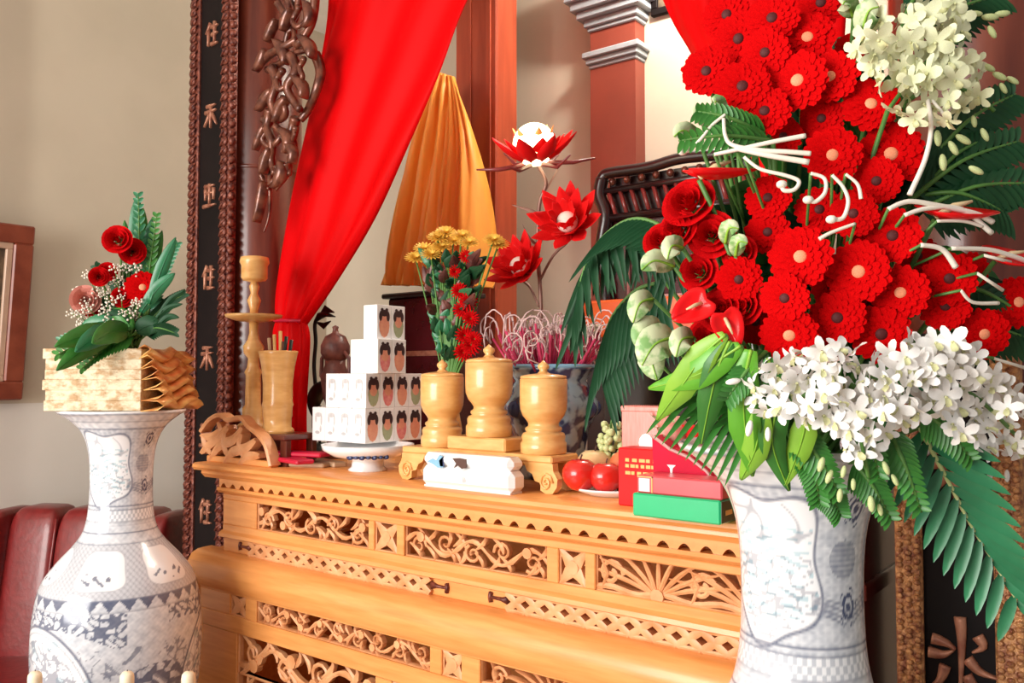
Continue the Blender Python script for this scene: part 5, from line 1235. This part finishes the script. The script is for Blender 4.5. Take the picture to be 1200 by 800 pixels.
for k, (pts, wd) in enumerate(TW):
    P = [at_d(px, py, bd(px, py) - .045) for px, py in pts]; Q = smooth_path(P, 6) if len(P) > 2 else [P[0], (P[0] + P[1]) / 2, P[1]]
    t = thing('curled_twig', 'white curled twig fanning above the edge on anthurium' if k < 5 else ('small hooked white twig hanging between the gerberas' if k in (5, 6, 7, 18) else ('white twig sweeping over the long red anthurium' if k in (8, 9, 10) else ('white twig rising to the greenish orchids' if k in (16, 17) else 'white twig arching over the outer gerberas'))), 'twig', Q[0], 0, 'white curled twigs'); n = len(Q); r0 = wd * .5 * .00108
    mb = MB(); mb.tube([q - Q[0] for q in Q], [r0 * (.8 + .3 * i / n) for i in range(n)], 8); obj('twig', mb, 'white_twig', t)
    if k in (0, 2, 5, 6): mb = MB(); mb.ball(Q[-1] - Q[0], r0 * 2.1, 10, 7, (1.2, 1.2, .9)); obj('curl_end', mb, 'white_twig', t)
    mb = MB(); mb.tube([q - Q[0] for q in stem_to(Q[0], CORE + Vector((rnd.uniform(-.05, .05), rnd.uniform(-.05, .05), -.1)), 0)], .0018, 5); obj('wire_stem', mb, 'stem_green', t)
# orchids
def scatter(poly, n, seed, mind):
    r = random.Random(seed); out = []; xs_ = [p[0] for p in poly]; ys_ = [p[1] for p in poly]; tries = 0
    def inside(x, y):
        c = False; j = len(poly) - 1
        for i in range(len(poly)):
            if (poly[i][1] > y) != (poly[j][1] > y) and x < (poly[j][0]-poly[i][0]) * (y-poly[i][1]) / (poly[j][1]-poly[i][1]) + poly[i][0]: c = not c
            j = i
        return c
    while len(out) < n and tries < 6000:
        tries += 1; x, y = r.uniform(min(xs_), max(xs_)), r.uniform(min(ys_), max(ys_))
        if inside(x, y) and all((x-a)**2 + (y-b)**2 > mind**2 for a, b in out): out.append((x, y))
    return out
ob = lambda px, py: bd(px, py) - .035
orchid_spray('greenish white orchid spray at the top of the arrangement', [(1040, 130), (1070, 90), (1100, 60), (1130, 45)], 0,
    scatter([(1000, 55), (1050, 5), (1120, 0), (1135, 45), (1100, 90), (1040, 110)], 34, 1, 16), [(1135, 15, 1, .1), (1150, 20, 1, .0), (1165, 17, 1, -.1), (1158, 30, .6, 1)], .0195, OMG, bbase(), BM, 1, ob)
orchid_spray('greenish white orchid spray drooping toward the dark palm leaves', [(1060, 120), (1100, 100), (1140, 110), (1165, 130)], .01,
    scatter([(1050, 95), (1100, 80), (1145, 70), (1152, 110), (1120, 140), (1070, 150), (1052, 130)], 24, 2, 16), [(1150, 75, 1, .5), (1163, 85, 1, .5), (1172, 97, .6, 1), (1180, 90, 1, .6), (1140, 135, .2, 1), (1150, 150, .5, 1), (1098, 152, .1, 1), (1112, 165, .6, 1), (1120, 158, 1, .6), (1135, 195, 1, .5), (1104, 180, .1, 1)], .0185, OMG, bbase(), BM, 2, ob)
orchid_spray('dense white orchid spray below the dark centred gerberas', [(985, 430), (960, 450), (930, 470), (895, 470)], -.01,
    scatter([(872, 450), (900, 420), (960, 405), (1012, 415), (1018, 470), (985, 500), (940, 490), (890, 480)], 44, 3, 15), [(868, 445, -1, .2), (880, 492, -.2, 1), (900, 500, 0, 1)], .0185, OM, bbase(), BMW, 3, ob)
orchid_spray('white orchid spray trailing down toward the vase neck', [(1000, 450), (1005, 490), (1012, 530), (1018, 560)], -.02,
    scatter([(970, 465), (1035, 440), (1055, 470), (1035, 515), (1010, 545), (985, 510)], 22, 4, 15), [(965, 535, -.3, 1), (990, 545, -.2, 1), (1000, 560, 0, 1), (1035, 540, .4, 1), (1045, 555, .5, 1), (1020, 580, .1, 1), (1030, 590, .2, 1), (975, 550, -.4, 1), (1065, 575, 1, .3), (985, 572, -.1, 1)], .0180, OM, bbase(), BM, 4, ob)
orchid_spray('broad white orchid spray arching outward above the palm frond', [(1050, 420), (1100, 440), (1150, 470), (1200, 520)], -.01,
    scatter([(1062, 400), (1110, 395), (1150, 425), (1200, 470), (1215, 540), (1170, 535), (1120, 505), (1080, 470), (1058, 440)], 58, 5, 15), [(1138, 530, -.2, 1), (1158, 545, .2, 1), (1180, 550, 0, 1), (1165, 515, .2, 1)], .0185, OM, bbase(), BMW, 5, ob)
orchid_spray('white orchid spray curling between the gerberas and broad spray', [(1020, 440), (1045, 450), (1065, 470)], -.02,
    scatter([(1018, 425), (1050, 410), (1085, 430), (1090, 480), (1060, 500), (1030, 480)], 16, 6, 16), [], .0180, OM, bbase(), BMW, 6, ob)
# palm frond hanging on the outer side
fd = lambda px, py: 1.05 + (py - 520) * .0002
rp_ = [(1078, 500), (1092, 528), (1115, 571), (1136, 612), (1162, 655), (1196, 712)]
lf = []
for k in range(12):
    s2 = .06 + .08 * k; y = 500 + s2 * 215; x = np.interp(y, [p[1] for p in rp_], [p[0] for p in rp_])
    lf.append((s2, at_d(x - 48 + 2.5 * k, y + 62 - 1.5 * k, fd(x, y) - .01), .0155)); lf.append((s2 + .02, at_d(x + 88 - 3 * k, y + 22 + 2 * k, fd(x, y) - .03), .0160))
frond('palm_frond', 'broad dark green palm frond hanging beside the vase neck', [at_d(x, y, fd(x, y)) for x, y in rp_], lf, 'leaf_palm', base=MOUTH, rach='bud_green')
# dark palm drooping toward the lotus lamp
rp_ = [(800, 290), (770, 262), (735, 258), (700, 285), (680, 330), (676, 380)]; pd_ = lambda px: 1.20 + (800 - px) * .0008; lf = []
Pp = smooth_path([Vector((x, y, 0)) for x, y in rp_], 6)
for k in range(34):
    s2 = .05 + .92 * k / 34; q = Pp[int(s2 * (len(Pp) - 1))]; ln = 80 - 18 * s2
    lf.append((s2, at_d(q.x - 14 - 12 * math.sin(k), q.y + ln, pd_(q.x) + .02), .0085)); lf.append((s2 + .01, at_d(q.x + 26 - 30 * s2 + 8 * math.sin(k * 2), q.y + ln * .95, pd_(q.x) - .02), .0085))
    if k < 18: lf.append((s2, at_d(q.x - 50, q.y + 6 + 3 * k, pd_(q.x)), .008))
frond('palm_frond', 'dark drooping palm frond arching between the lotus lamp and the throne', [at_d(x, y, pd_(x)) for x, y in rp_], lf, 'leaf_dark', base=MOUTH)
rp_ = [(780, 330), (745, 340), (715, 375), (700, 430)]; lf = []; Pp = smooth_path([Vector((x, y, 0)) for x, y in rp_], 6)
for k in range(16):
    s2 = .1 + .88 * k / 16; q = Pp[int(s2 * (len(Pp) - 1))]
    lf.append((s2, at_d(q.x - 18, q.y + 85, pd_(q.x) + .05), .010)); lf.append((s2, at_d(q.x + 20, q.y + 90, pd_(q.x) + .03), .010))
frond('palm_frond', 'blackish drooping palm frond hanging behind the grapes and pink box', [at_d(x, y, pd_(x) + .05) for x, y in rp_], lf, 'leaf_dark', base=MOUTH)
# fine palm leaflets over the gift boxes
rp_ = [(895, 480), (870, 470), (845, 455), (815, 440)]; lf = []
for k in range(11):
    s2 = .05 + .09 * k; x = 895 - 80 * s2; y = 480 - 40 * s2; lf.append((s2, at_d(x - 42 - 2 * k, y + 85 - 2.5 * k, 1.08), .0085))
    if k % 2: lf.append((s2, at_d(x - 55, y + 25, 1.06), .0085))
frond('palm_frond', 'green palm frond with fine leaflets drooping over the vase rim and crimson bag', [at_d(x, y, 1.10) for x, y in rp_], lf, 'leaf_mid', base=MOUTH)
# strap leaves
for lab, pts, wd, m in (('lime green strap leaf reaching down toward the pink box', [(850, 392), (825, 415), (797, 455), (770, 492)], (.3, 1, 1, .1), 'leaf_lime'), ('bright green strap leaf beside the lime strap leaf', [(868, 405), (845, 420), (815, 440), (760, 455)], (.3, 1, 1, .1), 'leaf_bright'),
                        ('broad green strap leaf hanging over the vase rim', [(880, 410), (872, 450), (873, 500), (882, 558)], (.4, 1, 1.1, .1), 'leaf_bright'), ('yellow green strap leaf hanging in front of the vase rim', [(893, 470), (890, 500), (884, 530), (868, 562)], (.3, .9, .9, .1), 'leaf_lime'),
                        ('green strap leaf under the white orchids pointing at the vase', [(945, 480), (942, 505), (935, 530), (920, 568)], (.4, .9, .8, .1), 'leaf_lime'), ('dark green strap leaf hanging between the strap leaves', [(855, 400), (842, 430), (832, 470), (822, 520)], (.3, 1, .9, .1), 'leaf_mid'),
                        ('mid green strap leaf between the white orchids', [(900, 420), (910, 470), (905, 520), (925, 575)], (.3, 1, .9, .1), 'leaf_mid')):
    P = [at_d(px, py, bd(px, py) - .03) for px, py in pts]; leaf_thing('strap_leaf', lab, P, [.034 * c for c in wd], m, None, .28, MOUTH, rib='leaf_lime')
# variegated leaves by the throne
for i, (px, py, tx, ty, wd) in enumerate(((765, 350, 742, 378, .030), (775, 385, 745, 405, .034), (790, 395, 752, 428, .046), (790, 312, 752, 316, .028), (800, 290, 782, 304, .026), (765, 418, 770, 445, .034), (812, 395, 792, 418, .030), (850, 285, 866, 268, .022), (862, 300, 876, 285, .020), (1010, 40, 1030, 8, .030), (1000, 20, 988, 5, .026), (820, 165, 790, 160, .022), (835, 150, 812, 135, .020), (850, 140, 838, 120, .02))):
    d = bd(px, py) - .01; a = at_d(px, py, d); b = at_d(tx, ty, d - .02); leaf_thing('variegated_leaf', 'pale green speckled leaf tucked among the red roses and gerberas', [a, (a + b) / 2 + Vector((0, -.008, .008)), b], [wd * c for c in (.25, .9, 1, .75, .1)], 'leaf_variegated', None, .2, bbase(), 'variegated leaves in the big arrangement', 'leaf_lime')
# dark leafy filler radiating from the core
for k in range(46):
    a = rnd.uniform(0, 2 * PI); rr = rnd.uniform(.5, 1.0); px = 990 + 235 * rr * math.cos(a); py = 290 + 270 * rr * math.sin(a)
    if px < 790 or px > 1240 or (py > 430 and px < 1000): continue
    if px < 850 and py < 240: continue
    d = bd(px, py) + .045; tip = at_d(px, py, d); c0 = at_d(990 + (px - 990) * .35, 300 + (py - 290) * .35, 1.13); leaf_thing('filler_leaf', 'dark green filler leaf showing between the arrangement flowers', [c0, c0.lerp(tip, .5) + Vector((0, 0, .015)), tip], [.05 * c for c in (.3, .9, 1, .8, .08)], rnd.choice(('leaf_dark', 'leaf_mid', 'leaf_palm')), None, .25, None, 'filler leaves')
for (sx, sy, tx, ty) in ((1060, 240, 1195, 165), (1070, 250, 1215, 215), (1080, 200, 1190, 110), (1060, 60, 1170, -5), (1070, 230, 1180, 250), (1075, 235, 1160, 160), (1090, 390, 1215, 400), (1090, 330, 1215, 380), (1060, 20, 1100, -20)):
    P = [at_d(sx, sy, bd(sx, sy) + .06), at_d((sx+tx)/2, (sy+ty)/2 - 14, bd(sx, sy) + .03), at_d(tx, ty, bd(sx, sy) + .05)]; lf = []
    for k in range(15):
        s2 = .1 + .06 * k; x = sx + (tx - sx) * s2; y = sy + (ty - sy) * s2 - 14 * math.sin(PI * s2); ux, uy = (tx - sx), (ty - sy); L = math.hypot(ux, uy); ux /= L; uy /= L; ln = 46 * (1.1 - .5 * s2)
        for sg in (-1, 1): lf.append((s2, at_d(x + ux * ln * .7 - uy * sg * ln * .75, y + uy * ln * .7 + ux * sg * ln * .75 + 8, bd(sx, sy) + .05), .009))
    frond('fern_frond', 'dark green fern frond fanning out behind the white twigs and orchids', P, lf, 'leaf_dark', 'fern fronds', MOUTH, single=True)
for (sx, sy, tx, ty) in ((900, 160, 815, 130), (905, 165, 795, 165), (960, 560, 985, 605), (1000, 540, 1045, 610), (950, 520, 960, 590), (1040, 500, 1080, 600), (930, 500, 985, 580), (1010, 470, 1030, 560), (1080, 480, 1140, 540), (900, 410, 850, 470)):
    P = [at_d(sx, sy, bd(sx, sy)), at_d((sx+tx)/2, (sy+ty)/2 - 6, bd(sx, sy) - .02), at_d(tx, ty, bd(sx, sy) - .01)]; lf = []
    for k in range(13):
        s2 = .08 + .07 * k; x = sx + (tx - sx) * s2; y = sy + (ty - sy) * s2 - 6 * math.sin(PI * s2); ux, uy = (tx - sx), (ty - sy); L = math.hypot(ux, uy); ux /= L; uy /= L; ln = 26 * (1.15 - .6 * s2)
        for sg in (-1, 1): lf.append((s2, at_d(x + ux * ln * .6 - uy * sg * ln * .8, y + uy * ln * .6 + ux * sg * ln * .8 + 3, bd(sx, sy) - .02), .007))
    frond('fern_frond', 'mid green fern frond tucked under the orchids and gerberas', P, lf, 'leaf_mid', 'mid green fern fronds', MOUTH, single=True)

# ================================================================== paper bundle and flowers on the far vase
bt = VL + Vector((0, 0, 1.454)); zb0 = 1.455
fa = face_cam(VL)
t = thing('paper_bundle', 'stack of cream paper blocks with crimped gold ends on the far vase', 'paper', (bt.x, bt.y, zb0), fa - math.radians(24))
s24 = 2.4 / 1000; NL = 6; Hb = 70 * s24; lh = Hb / NL
for k in range(NL):
    mb = MB(); x0, x1, xe = -.155, .105, .105; n = 12; sh_ = .010 * math.sin(k * 2.2); lean = -.012 * k
    mb.cur = 0; mb.box((x0 + sh_ * .5, -.13, k * lh + .0001), (x1, .16, (k + 1) * lh - .0001), .0012)
    obj('paper_block', mb, 'cream_paper', t, False)
    mb = MB(); G_ = []
    for j in range(19):
        s2 = j / 18; yv = -.13 + .29 * s2; amp = .5 * lh
        wob = amp * .9 * math.sin(s2 * 3.2 * PI + k * .35); ring_ = []
        for (ux, uz) in ((0, .02), (.045, .10), (.062, .5), (.045, .90), (0, .98)): ring_.append((x1 + ux + lean * .5 * (ux > 0) + .008 * math.sin(s2 * 9 + k), yv, k * lh + uz * lh + wob * (ux > 0)))
        G_.append(ring_)
    mb.grid(G_); o = obj('gold_end', mb, 'gold_foil', t); o.modifiers.new('thickness', 'SOLIDIFY').thickness = .002
TOPZ = zb0 + Hb
LC = at_d(150, 400, 2.42)
def lbase(): return Vector((bt.x + rnd.uniform(-.03, .03), bt.y + rnd.uniform(-.03, .03), TOPZ - .005))
def ld_(px, py): return 2.31 + rnd.uniform(-.03, .03)
lg = 'flowers on the paper bundle'
def lface(p): return ((CAM - p).normalized() + Vector((rnd.uniform(-.3, .3), rnd.uniform(-.3, .3), rnd.uniform(-.1, .35)))).normalized()
for px, py, r, lab, deep in ((167, 337, 20, 'large scarlet gerbera in the small arrangement on the paper bundle', False),):
    p = at_d(px, py, 2.33); add_gerbera(p, lface(p), r * 2.33 / 1000, 'pale', lbase(), lab, lg, deep)
for px, py, r, m, lab in ((137, 280, 12, None, 'upper red rose beside the tall leaf of the small arrangement'), (155, 294, 11, None, 'red rose just under the upper rose of the small arrangement'), (100, 351, 12, RPP, 'pinkish carnation low at the outer side of the small arrangement'),
                          (126, 318, 8, None, 'small dark red rose among white sprigs'), (116, 324, 8, None, 'small dark red rosebud nearest the white sprigs'), (143, 348, 9, None, 'small red rose under the large scarlet gerbera'), (106, 360, 8, None, 'small red bud beneath the pinkish carnation')):
    p = at_d(px, py, ld_(px, py)); add_rose(p, lface(p), r * 1.3 * 2.32 / 1000, lbase(), lab, lg, m)
mb = MB()
for k in range(11): a = k * 2.4; zz_ = -1 + 2 * (k + .5) / 11; r = math.sqrt(1 - zz_ * zz_) * (.8 + .5 * (k % 3)); mb.ball((r * math.cos(a), r * math.sin(a), zz_ * 1.1), .30, 6, 4)
BB = mb.mesh('sprig_heads', 'baby_white')
for k in range(60):
    px, py = rnd.uniform(84, 168), rnd.uniform(312, 384)
    if (px - 84) < (384 - py) * .35 - 10: continue
    p = at_d(px, py, 2.33 + rnd.uniform(-.04, .04)); t = thing('filler_sprig', 'tiny white filler blossoms in the small arrangement', 'flower', p, 0, 'white filler sprigs'); o = link('sprig_heads', BB, t); s2 = rnd.uniform(.0075, .0115); o.scale = (s2, s2, s2)
    mb = MB(); mb.tube([q - p for q in stem_to(p, lbase(), 0)], .0012, 4); obj('stem', mb, 'stem_green', t)
for i, (bx_, by_, tx, ty, wd, m, lab) in enumerate(((158, 345, 161, 228, .040, 'leaf_palm', 'tallest upright green leaf of the small arrangement'), (168, 345, 178, 256, .034, 'leaf_palm', 'upright green leaf beside the tallest leaf'), (150, 340, 146, 258, .026, 'leaf_mid', 'narrow upright leaf behind the upper red rose'),
        (175, 360, 206, 278, .030, 'leaf_palm', 'green leaf leaning toward the black couplet board'), (172, 350, 190, 270, .028, 'leaf_mid', 'green leaf between the tall leaf and leaning leaf'), (185, 375, 216, 340, .014, 'leaf_dark', 'thin dark blade pointing at the couplet board'), (180, 380, 214, 356, .014, 'leaf_dark', 'thin dark blade just under the pointing blade'), (185, 385, 210, 372, .016, 'leaf_dark', 'short dark blade low by the gold paper ends'),
        (140, 392, 64, 406, .050, 'leaf_mid', 'green leaf spreading flat over the cream paper'), (135, 395, 66, 434, .046, 'leaf_mid', 'green leaf drooping over the corner of the cream paper'), (140, 390, 88, 412, .05, 'leaf_palm', 'short green leaf between the two drooping leaves'), (150, 392, 108, 402, .055, 'leaf_mid', 'broad green leaf lying on the cream paper'), (155, 390, 130, 366, .04, 'leaf_mid', 'green leaf curled under the white sprigs'),
        (160, 392, 190, 385, .05, 'leaf_dark', 'dark leaf lying toward the gold paper ends'), (165, 380, 195, 352, .04, 'leaf_dark', 'dark leaf behind the scarlet gerbera'), (150, 375, 118, 350, .045, 'leaf_dark', 'dark leaf behind the pinkish carnation'), (155, 360, 150, 320, .045, 'leaf_dark', 'dark leaf behind the small dark roses'), (160, 350, 172, 300, .045, 'leaf_dark', 'dark leaf behind the red roses'), (150, 385, 122, 378, .05, 'leaf_dark', 'dark leaf in the heart of the small arrangement'), (165, 370, 205, 320, .032, 'leaf_palm', 'green blade fanning out under the leaning leaf'), (160, 340, 168, 244, .036, 'leaf_mid', 'tall mid green leaf close behind the tallest leaf'), (140, 385, 92, 388, .045, 'leaf_palm', 'green leaf pointing away from the board under the carnation'), (170, 385, 200, 362, .04, 'leaf_palm', 'green leaf low behind the scarlet gerbera'), (145, 380, 104, 372, .045, 'leaf_dark', 'dark leaf low behind the white sprigs'), (165, 388, 182, 330, .05, 'leaf_dark', 'dark leaf standing behind the scarlet gerbera stem'))):
    wd *= 1.15; d = 2.34 + (.04 if 'behind' in lab or 'tall' in lab else -.03); a = at_d(bx_, by_ - 4, d); b = at_d(tx, ty, d - (.16 if ty > 400 else 0)); leaf_thing('green_leaf', lab, [a, a.lerp(b, .5) + Vector((0, 0, .012)), b], [wd * c for c in (.3, .85, 1, .75, .06)], m, None, .25, lbase(), 'leaves of the small arrangement')

for i, (bx_, by_, tx, ty, ln, m, lab) in enumerate(((155, 385, 66, 416, 16, 'leaf_mid', 'feathery green frond hanging over the cream paper corner'), (155, 380, 70, 400, 15, 'leaf_palm', 'feathery frond pointing toward the framed picture'), (165, 360, 162, 226, 15, 'leaf_palm', 'tall feathery frond rising behind the upper roses'), (170, 365, 184, 250, 13, 'leaf_mid', 'feathery frond beside the tall frond'),
        (172, 370, 208, 285, 14, 'leaf_palm', 'feathery frond leaning toward the couplet board'), (172, 380, 216, 345, 13, 'leaf_dark', 'dark feathery frond low beside the couplet board'), (160, 390, 95, 432, 14, 'leaf_mid', 'drooping frond in front of the cream paper'), (165, 388, 205, 390, 13, 'leaf_dark', 'dark frond resting on the gold paper ends'), (155, 370, 92, 356, 14, 'leaf_dark', 'dark frond behind the pinkish carnation'), (158, 360, 112, 312, 13, 'leaf_dark', 'dark frond behind the small roses'))):
    d = 2.36 if ty < 380 else 2.30; P = [at_d(bx_, by_, 2.36), at_d((bx_+tx)/2, (by_+ty)/2 - 5, d), at_d(tx, ty, d - (.12 if ty > 405 else 0))]; lf = []
    for k in range(14):
        s2 = .10 + .065 * k; x = bx_ + (tx - bx_) * s2; y = by_ + (ty - by_) * s2 - 5 * math.sin(PI * s2); ux, uy = (tx - bx_), (ty - by_); L = math.hypot(ux, uy); ux /= L; uy /= L; l2 = ln * (1.2 - .6 * s2)
        for sg in (-1, 1): lf.append((s2, at_d(x + ux * l2 * .9 - uy * sg * l2 * .6, y + uy * l2 * .9 + ux * sg * l2 * .6, d - (.10 * s2 if ty > 405 else 0)), .011))
    frond('small_frond', lab, P, lf, m, 'fronds of the small arrangement', lbase(), single=True)

# ================================================================== chrysanthemums behind the cups
cv = at_y(524, 520, .30); cv.z = Z0
t = turned('flower_vase', 'slim turned wooden flower vase behind the cup beside the cartons', 'vase', cv, [('vase_body', [(.035, 0), (.038, .01), (.022, .03), (.034, .07), (.045, .12), (.036, .17), (.026, .20), (.034, .225), (.030, .226), (.02, .2)], 'cup_wood')])
CVT = cv + Vector((0, 0, .21))
def mum_mesh(m):
    mb = MB(); r = random.Random(9)
    for ring, (n_, L, el) in enumerate(((16, 1, .1), (14, .85, .45), (11, .65, .8), (8, .45, 1.2))):
        for k in range(n_):
            a = 2*PI*k/n_ + ring; d = Vector((math.cos(a), math.sin(a), 0)); P = [d * (.08 + L * s2 * math.cos(el * (1 - .3 * s2))) + Vector((0, 0, L * s2 * math.sin(el) * .9)) for s2 in (0, .5, .85, 1)]; mb.blade(P, [.12, .20, .16, .03], (0, 0, 1), .3)
    return mb.mesh('petals', m)
MM = mum_mesh('yellow_mum'); MR = mum_mesh('rose_red')
mums = [(487, 303), (497, 292), (505, 299), (513, 279), (522, 273), (531, 283), (541, 277), (549, 285), (517, 290), (578, 282), (584, 287)]
for px, py in mums:
    p = at_y(px, py, .30 + rnd.uniform(-.03, .03)); n = ((CAM - p).normalized() * .5 + Vector((0, 0, .8))).normalized(); mtx = frame_from_normal(p, n, rnd.random() * 6, 13 * depth(p) / 1000)
    t = thing('chrysanthemum', 'yellow chrysanthemum in the slim vase against the orange drape', 'flower', group='yellow chrysanthemums', mtx=mtx); link('petals', MM, t); link('calyx', RC, t); inv = mtx.inverted(); sc_ = 13 * depth(p) / 1000
    mb = MB(); mb.tube([inv @ q for q in stem_to(p, CVT, .03)], .0026 / sc_, 5); obj('stem', mb, 'stem_green', t)
for px, py, r in ((538, 340, 9), (548, 352, 10), (540, 362, 9), (552, 372, 9), (545, 392, 10), (552, 404, 11), (543, 412, 10), (534, 318, 7), (545, 300, 7), (556, 396, 8)):
    p = at_y(px, py, .27); n = lface(p); add_rose(p, n, r * 1.15 * depth(p) / 1000, CVT, 'small red blossom hanging in the chrysanthemum bunch', 'small red blossoms with the chrysanthemums', MR, 'red_blossom')
for k in range(90):
    px, py = rnd.uniform(494, 566), rnd.uniform(290, 412)
    if abs(px - 527) > 9 + (412 - py) * .36: continue
    a = at_y(524 + (px - 524) * .6, py + 14, .30); b = at_y(px, py, .28 + rnd.uniform(-.03, .03)); leaf_thing('stem_leaf', 'dark jagged leaf in the chrysanthemum bunch', [a, a.lerp(b, .5), b + Vector((rnd.uniform(-.02, .02), 0, rnd.uniform(-.01, .02)))], [.034 * c for c in (.3, .8, 1, .6, .1)], rnd.choice(('leaf_dark', 'leaf_dark', 'leaf_palm', 'burner_brown')), None, .3, CVT, 'chrysanthemum leaves')
# tall glass-pale flower beside the bowl
p = at_y(692, 388, .42); n = Vector((-.2, -.5, .8)).normalized(); add_rose(p, n, .035, Vector((bc.x + .05, bc.y, Z0 + .25)), 'cream lotus bud with orange base beside the incense sticks', None, rose_mesh(5, 'baby_white'), 'lotus_bud')

# ================================================================== candles on a low side table at the lower edge
tz = .70; cpos = []
for px in (41, 149, 221): q = at_d(px, 789, 2.02); cpos.append(q)
tc = sum(cpos, Vector()) / 3
t = thing('side_table', 'low dark table under the ivory candles', 'table', (tc.x, tc.y, 0), YAW)
mb = MB(); mb.box((-.28, -.10, tz - .03), (.28, .10, tz), .005); obj('table_top', mb, 'column_wood', t, False)
for sx in (-.25, .25):
    for sy in (-.07, .07): mb = MB(); mb.box((sx - .015, sy - .015, 0), (sx + .015, sy + .015, tz - .03), .003); obj('leg', mb, 'column_wood', t, False)
for q in cpos:
    h = q.z - tz + .006; t = thing('ivory_candle', 'ivory candle top in front of the far vase foot', 'candle', (q.x, q.y, tz), 0, 'ivory candles')
    mb = MB(); mb.lathe([(.016, 0), (.016, h - .016), (.015, h - .008), (.010, h - .002), (.001, h)], 18); obj('wax', mb, 'candle_ivory', t)
    mb = MB(); mb.tube([(0, 0, h - .002), (.001, 0, h + .003)], .0012, 5); obj('wick', mb, 'crane_black', t)
